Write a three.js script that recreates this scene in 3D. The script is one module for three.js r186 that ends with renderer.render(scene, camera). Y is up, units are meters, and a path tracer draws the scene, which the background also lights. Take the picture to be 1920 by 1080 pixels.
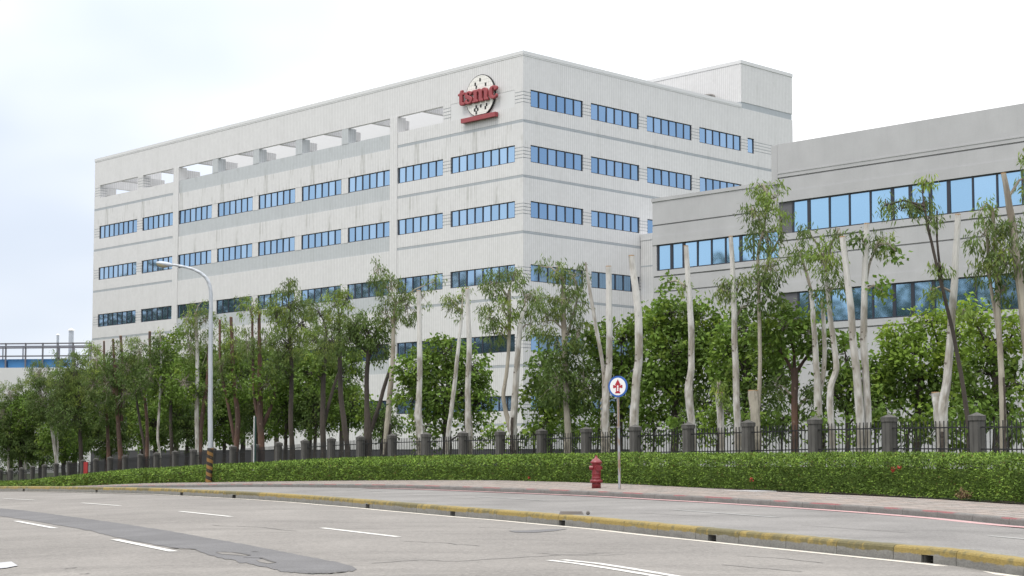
import * as THREE from 'three';
import { mergeGeometries } from 'three/addons/utils/BufferGeometryUtils.js';
import { FontLoader } from 'three/addons/loaders/FontLoader.js';
import { TextGeometry } from 'three/addons/geometries/TextGeometry.js';

// ------------------------------------------------------------------ camera, sky, sun, exposure
const scene = new THREE.Scene();
const F = 3036, CY = 640, PITCH = 4.007 * Math.PI / 180, HORIZON = 852.7;
const camera = new THREE.PerspectiveCamera(2 * Math.atan(540 / F) * 180 / Math.PI, 16 / 9, 0.5, 9000);
camera.position.set(0, 0, 0);
camera.rotation.x = PITCH;
camera.setViewOffset(1920, 1080, 0, -100, 1920, 1080);
camera.updateProjectionMatrix();

const renderer = new THREE.WebGLRenderer({ antialias: true });
renderer.toneMapping = THREE.LinearToneMapping;
renderer.toneMappingExposure = 1.0;
renderer.shadowMap.enabled = true;

let seed = 20240611;
function rnd() { seed = (seed + 0x6D2B79F5) | 0; let t = Math.imul(seed ^ (seed >>> 15), 1 | seed); t = (t + Math.imul(t ^ (t >>> 7), 61 | t)) ^ t; return ((t ^ (t >>> 14)) >>> 0) / 4294967296; }
const rr = (a, b) => a + (b - a) * rnd();
const gau = () => (rnd() + rnd() + rnd() - 1.5) * 1.15;
const clamp = (v, a = 0, b = 1) => Math.min(b, Math.max(a, v));
const sm = (a, b, x) => { const t = clamp((x - a) / (b - a)); return t * t * (3 - 2 * t); };
const lerp = (a, b, t) => a + (b - a) * t;
function hash(x, y, s) { let h = Math.imul(x, 374761393) + Math.imul(y, 668265263) + Math.imul(s, 2147483647 ^ 0x5bd1e995); h = Math.imul(h ^ (h >>> 13), 1274126177); return ((h ^ (h >>> 16)) >>> 0) / 4294967296; }
// value noise, wrapping every w x h cells
function vn(x, y, s, w = 4096, h = 4096) {
  const xi = Math.floor(x), yi = Math.floor(y), fx = x - xi, fy = y - yi, u = fx * fx * (3 - 2 * fx), v = fy * fy * (3 - 2 * fy);
  const m = (a, n) => ((a % n) + n) % n, x0 = m(xi, w), x1 = m(xi + 1, w), y0 = m(yi, h), y1 = m(yi + 1, h);
  return lerp(lerp(hash(x0, y0, s), hash(x1, y0, s), u), lerp(hash(x0, y1, s), hash(x1, y1, s), u), v);
}
function fbm(x, y, s, o = 4, w = 4096, h = 4096) { let a = 0, k = 0.5, n = 0; for (let i = 0; i < o; i++) { a += k * vn(x, y, s + i, w, h); n += k; k *= 0.5; x *= 2; y *= 2; w *= 2; h *= 2; } return a / n; }

{ // thin bright cloud over pale blue
  const W = 1024, H = 512, d = new Float32Array(W * H * 4);
  for (let j = 0; j < H; j++) for (let i = 0; i < W; i++) {
    const el = ((j + 0.5) / H - 0.5) * Math.PI, az = ((i + 0.5) / W - 0.5) * 2 * Math.PI;
    const y = Math.sin(el), x = Math.cos(el) * Math.cos(az), z = Math.cos(el) * Math.sin(az);
    const yy = Math.max(y, 0), q = 1.6 / (yy + 0.22);
    const n = fbm(x * q + 31.3, z * q + 17.9, 11, 5);
    const phi = Math.atan2(x, -z);
    let c = clamp(0.46 + 0.36 * Math.sin(2.6 * phi) * (1 - sm(1.9, 3.1, Math.abs(phi))) + 1.0 * (n - 0.5) + 0.9 * yy, 0.06, 1);
    c = c * c * (3 - 2 * c);
    const b = [lerp(0.79, 0.36, sm(0, 0.7, yy)), lerp(0.865, 0.56, sm(0, 0.7, yy)), lerp(0.97, 0.95, sm(0, 0.7, yy))];
    const w = 1.06 + 1.6 * Math.pow(yy, 0.9), k = (j * W + i) * 4;
    d[k] = lerp(b[0], w, c); d[k + 1] = lerp(b[1], w * 1.003, c); d[k + 2] = lerp(b[2], w * 1.012, c); d[k + 3] = 1;
  }
  const t = new THREE.DataTexture(d, W, H, THREE.RGBAFormat, THREE.FloatType);
  t.mapping = THREE.EquirectangularReflectionMapping; t.magFilter = t.minFilter = THREE.LinearFilter; t.wrapS = THREE.RepeatWrapping; t.needsUpdate = true;
  scene.background = t; scene.environment = t;
}
const sun = new THREE.DirectionalLight(new THREE.Color(1, 0.94, 0.84), 1.5);
sun.position.set(-62, 165, 5); sun.target.position.set(0, 0, -70);
sun.castShadow = true; sun.shadow.radius = 20; sun.shadow.mapSize.set(4096, 4096);
Object.assign(sun.shadow.camera, { left: -160, right: 160, top: 160, bottom: -160, near: 1, far: 500 });
scene.add(sun, sun.target);

// ------------------------------------------------------------------ helpers
const V = (x, y, fwd) => new THREE.Vector3(x, y, -fwd);
const cp = Math.cos(PITCH), sp = Math.sin(PITCH);
function ray(px, py) { const a = (px - 960) / F, b = -(py - CY) / F, y = b * cp + sp, z = cp - b * sp; return [a / z, y / z]; }   // per metre of forward distance
function at(px, py, z) { const r = ray(px, py); return V(r[0] * z, r[1] * z, z); }
const names = {};
function numbered(n) { const k = names[n] = (names[n] ?? -1) + 1; return k ? n + '_' + String(k).padStart(3, '0') : n; }
function shade(o) { o.castShadow = true; o.receiveShadow = true; return o; }
function tag(o, label, category, group) { o.userData.label = label; o.userData.category = category; if (group) o.userData.group = group; return o; }
function thing(name, label, category, group, pos) { const g = new THREE.Group(); g.name = numbered(name); scene.add(g); if (pos) g.position.copy(pos); return tag(g, label, category, group); }
function struct(name, geo, m) { const o = shade(geo ? new THREE.Mesh(geo, m) : new THREE.Group()); o.name = numbered(name); o.userData.kind = 'structure'; scene.add(o); return o; }
function part(name, geo, m, parent, kind) { const o = shade(new THREE.Mesh(geo, m)); o.name = name; if (kind) o.userData.kind = kind; parent.add(o); return o; }
// geometry from flat arrays (non indexed)
class GB {
  constructor() { this.p = []; this.u = []; this.c = []; }
  tri(a, b, c, ua, ub, uc, col) { for (const q of [a, b, c]) this.p.push(q[0], q[1], q[2]); for (const q of [ua, ub, uc]) q ? this.u.push(q[0], q[1]) : this.u.push(0, 0); if (col) for (let i = 0; i < 3; i++) this.c.push(col[0], col[1], col[2]); }
  quad(a, b, c, d, ua, ub, uc, ud, col) { this.tri(a, b, c, ua, ub, uc, col); this.tri(a, c, d, ua, uc, ud, col); }
  box(x0, x1, y0, y1, z0, z1, skip = '') {   // uv in metres of the local position
    const Q = (a, b, c, d, f) => this.quad(a, b, c, d, f(a), f(b), f(c), f(d));
    const fz = q => [q[0], q[1]], fx = q => [-q[2], q[1]], fy = q => [q[0], -q[2]];
    if (!skip.includes('f')) Q([x0, y0, z1], [x1, y0, z1], [x1, y1, z1], [x0, y1, z1], fz);
    if (!skip.includes('b')) Q([x1, y0, z0], [x0, y0, z0], [x0, y1, z0], [x1, y1, z0], fz);
    if (!skip.includes('r')) Q([x1, y0, z1], [x1, y0, z0], [x1, y1, z0], [x1, y1, z1], fx);
    if (!skip.includes('l')) Q([x0, y0, z0], [x0, y0, z1], [x0, y1, z1], [x0, y1, z0], fx);
    if (!skip.includes('t')) Q([x0, y1, z1], [x1, y1, z1], [x1, y1, z0], [x0, y1, z0], fy);
    if (!skip.includes('u')) Q([x0, y0, z0], [x1, y0, z0], [x1, y0, z1], [x0, y0, z1], fy);
    return this;
  }
  geo() {
    const g = new THREE.BufferGeometry();
    g.setAttribute('position', new THREE.Float32BufferAttribute(this.p, 3)); g.setAttribute('uv', new THREE.Float32BufferAttribute(this.u, 2));
    if (this.c.length) g.setAttribute('color', new THREE.Float32BufferAttribute(this.c, 3));
    g.computeVertexNormals(); return g;
  }
}
function tex(w, h, fn, srgb = true) {
  const d = new Uint8Array(w * h * 4);
  for (let j = 0; j < h; j++) for (let i = 0; i < w; i++) { const c = fn(i / w, j / h, i, j), k = (j * w + i) * 4; d[k] = clamp(c[0], 0, 255); d[k + 1] = clamp(c[1], 0, 255); d[k + 2] = clamp(c[2], 0, 255); d[k + 3] = 255; }
  const t = new THREE.DataTexture(d, w, h); t.wrapS = t.wrapT = THREE.RepeatWrapping; t.magFilter = THREE.LinearFilter; t.minFilter = THREE.LinearMipmapLinearFilter; t.generateMipmaps = true; if (srgb) t.colorSpace = THREE.SRGBColorSpace; t.needsUpdate = true; return t;
}
const rep = (t, x, y) => { t.repeat.set(x, y); return t; };
const L2S = c => 255 * (c <= 0.0031308 ? 12.92 * c : 1.055 * Math.pow(c, 1 / 2.4) - 0.055);
const lin = (r, g, b) => [L2S(r), L2S(g), L2S(b)];
const mat = (o) => new THREE.MeshStandardMaterial({ roughness: 0.9, ...o });
const rgb = (r, g, b) => new THREE.Color().setRGB(r, g, b);

// ------------------------------------------------------------------ materials
function tileTex(base, line, stain) {   // ceramic wall tiles: fine upright joints, faint courses, dirt runs
  return rep(tex(1024, 512, (u, v, i, j) => {
    const col = Math.floor(u * 32), row = Math.floor(v * 64), jx = Math.abs(u * 32 - col - 0.5) > 0.36, jy = Math.abs(v * 64 - row - 0.5) > 0.4;
    let k = 1 + 0.05 * (hash(col, row >> 1, 5) - 0.5) + 0.05 * (fbm(u * 8, v * 4, 3, 4, 8, 4) - 0.5);
    if (jx) k *= line; else if (jy) k *= 0.97;
    const run = sm(0.5, 0.85, fbm(u * 96, v * 3, 41, 3, 96, 3)) * sm(0.35, 0.75, fbm(u * 9, v * 5, 77, 3, 9, 5));
    k *= 1 - stain * run;
    return lin(base[0] * k * (1 - stain * 0.02 * run), base[1] * k, base[2] * k * (1 - 0.12 * stain * run));
  }), 1 / 8, 1 / 8);
}
const tileWhite = [0.59, 0.59, 0.597], tileGrey = [0.36, 0.39, 0.42];
const M = {
  tile: mat({ map: tileTex(tileWhite, 0.81, 0.10), roughness: 0.55 }),
  tileStain: mat({ map: tileTex(tileWhite, 0.82, 0.5), roughness: 0.6 }),
  tileBlue: mat({ map: tileTex([0.435, 0.46, 0.48], 0.8, 0.14), roughness: 0.55 }),
  stripe: mat({ map: tileTex(tileGrey, 0.9, 0.1), roughness: 0.6 }),
  panelWhite: mat({ color: rgb(0.57, 0.575, 0.585), roughness: 0.5 }),
  frame: mat({ color: rgb(0.018, 0.022, 0.035), roughness: 0.45 }),
  plinth: mat({ color: rgb(0.05, 0.05, 0.055), roughness: 0.8 }),
  roof: mat({ color: rgb(0.35, 0.35, 0.34) }),
  red: mat({ color: rgb(0.27, 0.042, 0.05), roughness: 0.45 }),
  disc: mat({ color: rgb(0.72, 0.71, 0.68), roughness: 0.45 }),
  black: mat({ color: rgb(0.012, 0.012, 0.013), roughness: 0.6 }),
  steel: mat({ color: rgb(0.30, 0.31, 0.33), roughness: 0.45, metalness: 0.4 }),
  galv: mat({ color: rgb(0.42, 0.45, 0.49), roughness: 0.5, metalness: 0.25 }),
  iron: mat({ color: rgb(0.015, 0.016, 0.018), roughness: 0.55 }),
};
const glass = [[0.265, 0.405, 0.575], [0.30, 0.44, 0.61], [0.235, 0.37, 0.54]].map(c => new THREE.MeshPhysicalMaterial({ color: rgb(...c), metalness: 0.92, roughness: 0.05 }));
const glassGrey = [[0.255, 0.43, 0.62], [0.28, 0.455, 0.645], [0.235, 0.405, 0.59]].map(c => new THREE.MeshPhysicalMaterial({ color: rgb(...c), metalness: 0.92, roughness: 0.04 }));
const concreteTex = rep(tex(512, 512, (u, v) => { const k = 0.9 + 0.16 * (fbm(u * 6, v * 6, 9, 5, 6, 6) - 0.5) + 0.06 * (vn(u * 256, v * 256, 2, 256, 256) - 0.5) - 0.02 * sm(0.55, 0.8, fbm(u * 40, v * 3, 21, 3, 40, 3)); return lin(0.425 * k, 0.428 * k, 0.443 * k); }), 1 / 7, 1 / 7);
M.greyWall = mat({ map: concreteTex, roughness: 0.8 });
M.greyDark = mat({ color: rgb(0.10, 0.10, 0.115), roughness: 0.7 });
const asphalt = (base, s) => tex(1024, 1024, (u, v) => {
  const g = vn(u * 512, v * 512, s, 512, 512), g2 = vn(u * 200, v * 200, s + 3, 200, 200), b = fbm(u * 5, v * 5, s + 5, 5, 5, 5), w = sm(0.58, 0.75, fbm(u * 3, v * 14, s + 9, 4, 3, 14));
  const k = 0.86 + 0.32 * (g - 0.5) + 0.2 * (g2 - 0.5) + 0.42 * (b - 0.45) - 0.09 * w;
  return lin(base[0] * k, base[1] * k, base[2] * k);
});
const asphaltBump = tex(512, 512, (u, v) => { const g = 255 * vn(u * 256, v * 256, 8, 256, 256); return [g, g, g]; }, false); rep(asphaltBump, 1 / 3, 1 / 3);
M.road = mat({ map: rep(asphalt([0.226, 0.211, 0.195], 31), 1 / 9, 1 / 9), bumpMap: asphaltBump, bumpScale: 0.004, roughness: 0.95 });
M.roadFar = mat({ map: rep(asphalt([0.210, 0.201, 0.193], 57), 1 / 7, 1 / 7), bumpMap: asphaltBump, bumpScale: 0.004, roughness: 0.95 });
M.patch = mat({ map: rep(asphalt([0.142, 0.139, 0.142], 83), 1 / 4, 1 / 4), bumpMap: asphaltBump, bumpScale: 0.005, roughness: 0.95 });
const paintTex = (c, wear, s) => rep(tex(512, 512, (u, v) => { const n = fbm(u * 12, v * 12, s, 5, 12, 12), g = vn(u * 200, v * 200, s + 2, 200, 200), k = 0.92 + 0.14 * (g - 0.5), w = sm(0.5 + 0.2 * (1 - wear), 0.72, n * 0.7 + g * 0.3) * wear; return lin(lerp(c[0], 0.23, w) * k, lerp(c[1], 0.22, w) * k, lerp(c[2], 0.21, w) * k); }), 1 / 2, 1 / 2);
M.white = mat({ map: paintTex([0.62, 0.61, 0.58], 0.5, 14), roughness: 0.8 });
M.whiteWorn = mat({ map: paintTex([0.36, 0.36, 0.35], 0.95, 19), roughness: 0.85 });
M.cream = mat({ map: paintTex([0.60, 0.56, 0.49], 0.5, 23), roughness: 0.8 });
M.redLine = mat({ map: paintTex([0.52, 0.31, 0.31], 0.6, 27), roughness: 0.85 });
M.soil = mat({ map: rep(tex(512, 512, (u, v) => { const k = 0.7 + 0.6 * fbm(u * 10, v * 10, 61, 5, 10, 10), g = sm(0.45, 0.62, fbm(u * 7, v * 7, 65, 4, 7, 7)); return lin(lerp(0.075, 0.05, g) * k, lerp(0.062, 0.075, g) * k, lerp(0.045, 0.03, g) * k); }), 1 / 5, 1 / 5), roughness: 1 });
M.lawn = mat({ map: rep(tex(512, 512, (u, v) => { const k = 0.7 + 0.6 * fbm(u * 14, v * 14, 71, 5, 14, 14); return lin(0.065 * k, 0.085 * k, 0.035 * k); }), 1 / 6, 1 / 6), roughness: 1 });

// ------------------------------------------------------------------ the ground: profiles along the road
// columns (a direction), and for each longitudinal line its forward distance and the photo row of its surface
const COL = [-900, -400, 0, 100, 190, 320, 480, 640, 800, 960, 1117, 1280, 1440, 1600, 1760, 1920, 2400, 2900, 3600];
const zM = [200, 105, 67.5, 62, 57.3, 51, 45.6, 40.6, 36.2, 32.8, 29.9, 27.0, 24.8, 22.9, 21.3, 19.85, 16.6, 14.1, 11.7];
const yM = [912, 917, 920.5, 921.5, 923.5, 927.5, 936, 948, 962.5, 976, 990.5, 1008, 1024, 1040.5, 1056, 1079, 1118, 1160, 1225];
const zK = [290, 150, 102, 92.5, 84.7, 75.7, 66.9, 60, 54.3, 49.4, 45.3, 41.2, 38.3, 35.5, 32.7, 30, 23.5, 19.5, 16];
const yK = [895, 915, 922, 919, 915.5, 914, 912.8, 914, 917, 923, 929.3, 938, 947.5, 958, 970.5, 986, 1020, 1050, 1090];
const zH = [310, 160, 110, 100, 91.7, 82.5, 73.5, 66.5, 60.8, 55.6, 51.7, 47.5, 44.6, 41.7, 38.8, 36, 28.5, 24, 19.7];
const yH = [890, 912, 918, 914.5, 910.5, 905.5, 903.5, 901.5, 900.7, 901.5, 905.5, 913, 919.5, 926.5, 934.5, 944.5, 970, 995, 1030];
const yHT = [884, 895, 901.5, 892.5, 883, 874.5, 866, 858.6, 855, 852.5, 850.5, 850.8, 850, 849.6, 850.5, 851.5, 852, 852, 852];   // hedge top
const zF = COL.map(c => 42.6 * 2751 / (Math.max(c, -330) + 920) + (c < -330 ? (-330 - c) * 0.3 : 0));
const topF = [[-900, 890], [-400, 890], [0, 880], [100, 868.5], [190, 858], [320, 845.5], [480, 832], [640, 819], [800, 811], [960, 806], [1117, 800], [1280, 793], [1440, 786.5], [1600, 779.5], [1760, 775.5], [1920, 773], [3600, 740]];
const P2Y = (y, z) => -(y - HORIZON) * z / F;
function pchip(X, Y) {
  const n = X.length, h = [], d = [], m = new Array(n).fill(0);
  for (let i = 0; i < n - 1; i++) { h.push(X[i + 1] - X[i]); d.push((Y[i + 1] - Y[i]) / h[i]); }
  for (let i = 1; i < n - 1; i++) m[i] = d[i - 1] * d[i] > 0 ? 2 / (1 / d[i - 1] + 1 / d[i]) : 0;
  m[0] = d[0]; m[n - 1] = d[n - 2];
  return x => { x = clamp(x, X[0], X[n - 1]); let i = 0; while (i < n - 2 && x > X[i + 1]) i++; const t = (x - X[i]) / h[i], a = t * t * (3 - 2 * t), b = t * (1 - t) * (1 - t), c = t * t * (1 - t); return Y[i] + (Y[i + 1] - Y[i]) * a + h[i] * (m[i] * b - m[i + 1] * c); };
}
const inv = f => x => 1 / f(x);
const fzM = inv(pchip(COL, zM.map(v => 1 / v))), fzK = inv(pchip(COL, zK.map(v => 1 / v))), fzH = inv(pchip(COL, zH.map(v => 1 / v))), fzF = inv(pchip(COL, zF.map(v => 1 / v)));
const fyM = pchip(COL, zM.map((z, i) => P2Y(yM[i], z))), fyK = pchip(COL, zK.map((z, i) => P2Y(yK[i], z))), fyH = pchip(COL, zH.map((z, i) => P2Y(yH[i], z)));
const topFp = pchip(topF.map(a => a[0]), topF.map(a => a[1]));
const POST = 2.0, fyFT = x => P2Y(topFp(x), fzF(x)), fyF = x => fyFT(x) - POST;
const fyHT = pchip(COL, zH.map((z, i) => P2Y(yHT[i], z * 1.03)));
const pt = (px, z, y) => [(px - 960) / F * z, y, -z];      // a point of a column at a forward distance (level direction)
// a longitudinal line as a dense polyline with arc length
function line(fz, fy, a = -900, b = 3600, n = 450) { const out = []; for (let i = 0; i <= n; i++) { const px = lerp(a, b, i / n); out.push(new THREE.Vector3(...pt(px, fz(px), fy(px)))); } return out; }
class Path {
  constructor(pts) { this.p = pts; this.s = [0]; for (let i = 1; i < pts.length; i++) this.s.push(this.s[i - 1] + pts[i].distanceTo(pts[i - 1])); this.len = this.s[this.s.length - 1]; }
  get(s) { s = clamp(s, 0, this.len - 1e-6); let lo = 0, hi = this.s.length - 1; while (hi - lo > 1) { const m = (lo + hi) >> 1; if (this.s[m] <= s) lo = m; else hi = m; } const t = (s - this.s[lo]) / (this.s[hi] - this.s[lo] || 1); const p = this.p[lo].clone().lerp(this.p[hi], t), d = this.p[hi].clone().sub(this.p[lo]).normalize(); return { p, d, n: new THREE.Vector3(-d.z, 0, d.x).normalize().negate() }; }   // n points away from the camera side
  near(px) { let best = 0, bd = 1e9; for (let i = 0; i < this.p.length; i++) { const q = this.p[i], e = Math.abs(960 - F * q.x / q.z - px); if (e < bd) { bd = e; best = i; } } return this.s[best]; }
}
const pathM = new Path(line(fzM, fyM, -700, 2700)), pathK = new Path(line(fzK, fyK, -700, 2700)), pathH = new Path(line(fzH, fyH, -330, 2500));
const MW = 0.45, MH = 0.20, KH = 0.13, KW = 0.16;
const off = (path, s, dn, dy) => { const g = path.get(s); return g.p.clone().addScaledVector(g.n, dn).add(new THREE.Vector3(0, dy, 0)); };
// strips: rows of columns lofted between profile functions
function loft(rows, a, b, n, sub) {
  const gb = new GB(), uv = q => [q[0], q[2]];
  for (let i = 0; i < n; i++) { const p0 = lerp(a, b, i / n), p1 = lerp(a, b, (i + 1) / n);
    for (let r = 0; r < rows.length - 1; r++) for (let k = 0; k < sub; k++) {
      const f = (px, t) => { const A = rows[r](px), B = rows[r + 1](px); return [lerp(A[0], B[0], t), lerp(A[1], B[1], t), lerp(A[2], B[2], t)]; };
      const a0 = f(p0, k / sub), a1 = f(p1, k / sub), b1 = f(p1, (k + 1) / sub), b0 = f(p0, (k + 1) / sub);
      gb.quad(a0, a1, b1, b0, uv(a0), uv(a1), uv(b1), uv(b0));
    } }
  return gb.geo();
}
const rowNear = px => pt(px, 8, -1.46), rowM = px => pt(px, fzM(px), fyM(px));
const rowMB = px => { const z = fzM(px) + 0.1; return pt(px, z, fyM(px) + 0.02); };
const rowK = px => pt(px, fzK(px), fyK(px));
const rowH = px => pt(px, fzH(px), fyH(px)), rowF = px => pt(px, fzF(px), fyF(px));
const rowBack = px => pt(px, Math.max(300, fzF(px) + 60), -2.4), rowFar = px => pt(px, 2600, -4);
const road = struct('road', loft([rowNear, rowM], -900, 3600, 220, 6), M.road);
{ const g = new GB(); g.quad([-14, -1.462, -8], [-160, -1.462, 120], [200, -1.462, 120], [9, -1.462, -8], [-14, -8], [-160, 120], [200, 120], [9, -8]); const o = struct('near_ground', g.geo(), M.road); }
const farRoad = struct('far_road', loft([rowMB, rowK], -900, 3600, 220, 3), M.roadFar);
struct('planting_strip', loft([rowH, rowF], -900, 3600, 200, 2), M.soil);
struct('grounds', loft([px => { const q = rowF(px); return [q[0], q[1] - 0.005, q[2]]; }, rowBack, rowFar], -900, 3600, 120, 2), M.lawn);
{ const g = new GB(); g.quad([-4000, -5, 600], [4000, -5, 600], [4000, -5, -6000], [-4000, -5, -6000], [-4000, 600], [4000, 600], [4000, -6000], [-4000, -6000]); struct('terrain', g.geo(), M.lawn); }
// the road surface under a photo point (near carriageway or far carriageway)
function onRoad(px, py, far) {
  const r = ray(px, py), zm = fzM(px), ym = fyM(px);
  const z0 = far ? zm : 8, y0 = far ? ym + 0.02 : -1.46, z1 = far ? fzK(px) : zm, y1 = far ? fyK(px) : ym, k = (y1 - y0) / (z1 - z0);
  const z = (y0 - k * z0) / (r[1] - k); return V((px - 960) / F * z, y0 + k * (z - z0), z);
}
function ribbon(pts, w, lift) { // flat band along ground points
  const g = new GB(); let L = 0;
  for (let i = 0; i < pts.length - 1; i++) {
    const t = pts[i + 1].clone().sub(pts[i]), l = t.length(), a = pts[Math.max(0, i - 1)], b = pts[Math.min(pts.length - 1, i + 2)];
    const nn = (p, q) => { const d = q.clone().sub(p); return new THREE.Vector3(d.z, 0, -d.x).normalize().multiplyScalar(w / 2); };
    const n0 = nn(a, pts[i + 1]), n1 = nn(pts[i], b), q = (p, n, s) => [p.x + n.x * s, p.y + lift, p.z + n.z * s];
    const A = q(pts[i], n0, 1), B = q(pts[i], n0, -1), C = q(pts[i + 1], n1, -1), D = q(pts[i + 1], n1, 1);
    g.quad(A, D, C, B, [L, 0], [L + l, 0], [L + l, w], [L, w]); L += l;
  }
  return g.geo();
}
const mark = (pts, w, m, far, name = 'lane_marking', lift = 0.006) => part(name, ribbon(pts.map(p => onRoad(p[0], p[1], far)), w, lift), m, far ? farRoad : road);
const seg = (a, b, n = 6) => Array.from({ length: n + 1 }, (_, i) => [lerp(a[0], b[0], i / n), lerp(a[1], b[1], i / n)]);
for (const [a, b] of [[[606, 990.2], [748, 1007]], [[341, 959], [436, 969]], [[157, 943.2], [229, 948.6]], [[11, 935], [69, 938]], [[220, 1012], [330, 1034.5]], [[35, 977.2], [108, 990.8]]]) mark(seg(a, b), 0.14, M.white);
mark([[1029, 1051], [1080, 1057], [1140, 1066], [1200, 1076], [1260, 1086], [1330, 1099]], 0.12, M.white);
mark([[1055, 1050.2], [1120, 1057], [1180, 1066.4], [1240, 1076.5], [1300, 1087], [1370, 1100]], 0.12, M.white);
mark(seg([1262, 956], [1458, 970.6]), 0.12, M.whiteWorn, true); mark(seg([890, 931], [1024, 939]), 0.12, M.whiteWorn, true); mark(seg([650, 919], [722, 922]), 0.12, M.whiteWorn, true);
mark(seg([1850, 1005], [1990, 1018]), 0.12, M.whiteWorn, true);
{ // edge line along the median, red line along the far kerb
  const p = [], k = []; for (let s = pathM.near(-300); s < pathM.near(2300); s += 0.8) p.push(off(pathM, s, -0.17 + 0.02 * Math.sin(s * 1.7), 0)); part('edge_line', ribbon(p, 0.16, 0.005), M.cream, road);
  for (let s = pathK.near(700); s < pathK.near(2300); s += 0.8) k.push(off(pathK, s, -0.28, 0)); part('red_line', ribbon(k, 0.3, 0.007), M.redLine, farRoad);
}
{ // resurfaced band
  const up = [[-60, 949], [0, 953], [50, 957.5], [100, 964], [167, 973], [217, 980], [320, 996], [378, 1006.7], [470, 1022.5], [537, 1036], [600, 1048], [637, 1056], [665, 1063], [671, 1069]];
  const lo = [[-60, 962], [0, 967.5], [67, 976.7], [125, 986.7], [175, 995.8], [217, 1006.7], [267, 1016.7], [320, 1026.7], [367, 1030], [390, 1039], [420, 1047.5], [460, 1056], [503, 1064], [537, 1074], [587, 1076.5], [637, 1074], [663, 1071]];
  const toXZ = l => l.map(p => { const q = onRoad(p[0], p[1]); return new THREE.Vector2(q.x, q.z); });
  const cum = p => { const c = [0]; for (let i = 1; i < p.length; i++) c.push(c[i - 1] + Math.hypot(p[i][0] - p[i - 1][0], p[i][1] - p[i - 1][1])); return c; };
  const smp = (p, c, t) => { const d = t * c[c.length - 1]; let i = 0; while (i < c.length - 2 && d > c[i + 1]) i++; const k = clamp((d - c[i]) / (c[i + 1] - c[i])); return [lerp(p[i][0], p[i + 1][0], k), lerp(p[i][1], p[i + 1][1], k)]; };
  const cu = cum(up), cl = cum(lo), g = new GB(), N = 110, K = 6, row = [];
  for (let i = 0; i <= N; i++) { const A = smp(up, cu, i / N), B = smp(lo, cl, i / N); A[1] += gau() * 0.7 * (A[1] - 940) / 90; B[1] += gau() * 1.0 * (B[1] - 940) / 90; const r = []; for (let k = 0; k <= K; k++) { const q = onRoad(lerp(A[0], B[0], k / K), lerp(A[1], B[1], k / K)); r.push([q.x, q.y + 0.006, q.z]); } row.push(r); }
  for (let i = 0; i < N; i++) for (let k = 0; k < K; k++) { const q = [row[i][k], row[i][k + 1], row[i + 1][k + 1], row[i + 1][k]]; g.quad(...q, ...q.map(p => [p[0], p[2]])); }
  part('asphalt_patch', g.geo(), M.patch, road);
  for (const h of [[[408, 1037], [425, 1036], [448, 1038], [472, 1042.5], [462, 1043.5], [440, 1041.5], [420, 1040]], [[484, 1051.5], [498, 1049.5], [505, 1052], [519, 1056.5], [505, 1058], [490, 1055]]]) {
    const q = h.map(p => onRoad(p[0], p[1])), c = q.reduce((a, b) => a.add(b), new THREE.Vector3()).multiplyScalar(1 / q.length), w = new GB();
    for (let i = 0; i < q.length; i++) { const a = q[i], b = q[(i + 1) % q.length]; w.tri([c.x, c.y + 0.01, c.z], [b.x, b.y + 0.01, b.z], [a.x, a.y + 0.01, a.z], [c.x, c.z], [b.x, b.z], [a.x, a.z]); } part('worn_through_spot', w.geo(), M.road, road);
  }
  const tri = toXZ([[953, 995.5], [985, 995], [1030, 992.5], [1064, 992], [1040, 996], [1000, 999], [965, 998.5]]), g2 = new THREE.ShapeGeometry(new THREE.Shape(tri)), Q = g2.attributes.position;
  for (let i = 0; i < Q.count; i++) { const x = Q.getX(i), z = Q.getY(i), px = 960 - F * x / z, y = lerp(-1.46, fyM(px), (-z - 8) / (fzM(px) - 8)); Q.setXYZ(i, x, y + 0.006, z); g2.attributes.uv.setXY(i, x, z); }
  g2.computeVertexNormals(); part('asphalt_patch', g2, M.patch, road);
  const crack = mat({ color: rgb(0.075, 0.072, 0.07) });
  for (const c of [[[410, 1036], [440, 1037], [455, 1039], [472, 1042.5]], [[460, 1046.5], [492, 1047], [505, 1052], [519, 1056]], [[320, 1027.5], [350, 1030], [372, 1030.5]], [[475, 1035], [487, 1035.5]], [[580, 1076], [620, 1076.3], [650, 1073]]]) mark(c, 0.05, crack, false, 'crack', 0.014);
}
{ // old cracks and joints
  const cm = mat({ color: rgb(0.155, 0.146, 0.14), roughness: 1 });
  for (const c of [[[700, 1056], [790, 1050], [860, 1053], [960, 1046], [1040, 1042], [1140, 1037]], [[760, 1015], [830, 1018], [900, 1024]], [[900, 989], [960, 990.5]], [[1380, 1042], [1450, 1046], [1540, 1056]], [[1000, 1037], [1080, 1042], [1170, 1040]], [[128, 1067], [150, 1064]], [[155, 1077], [176, 1075]], [[400, 985], [480, 988], [560, 996]], [[1350, 1060], [1500, 1072]]]) { const d = []; for (let i = 0; i < c.length - 1; i++) for (let k = 0; k < 5; k++) d.push([lerp(c[i][0], c[i + 1][0], k / 5) + gau() * 2, lerp(c[i][1], c[i + 1][1], k / 5) + gau() * 0.6]); d.push(c[c.length - 1]); mark(d, 0.035, cm, false, 'crack', 0.005); }
  for (const c of [[[1200, 962], [1330, 969]], [[1500, 985], [1700, 999]], [[760, 928], [900, 936]]]) mark(seg(c[0], c[1]), 0.03, cm, true, 'crack', 0.005);
}
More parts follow.
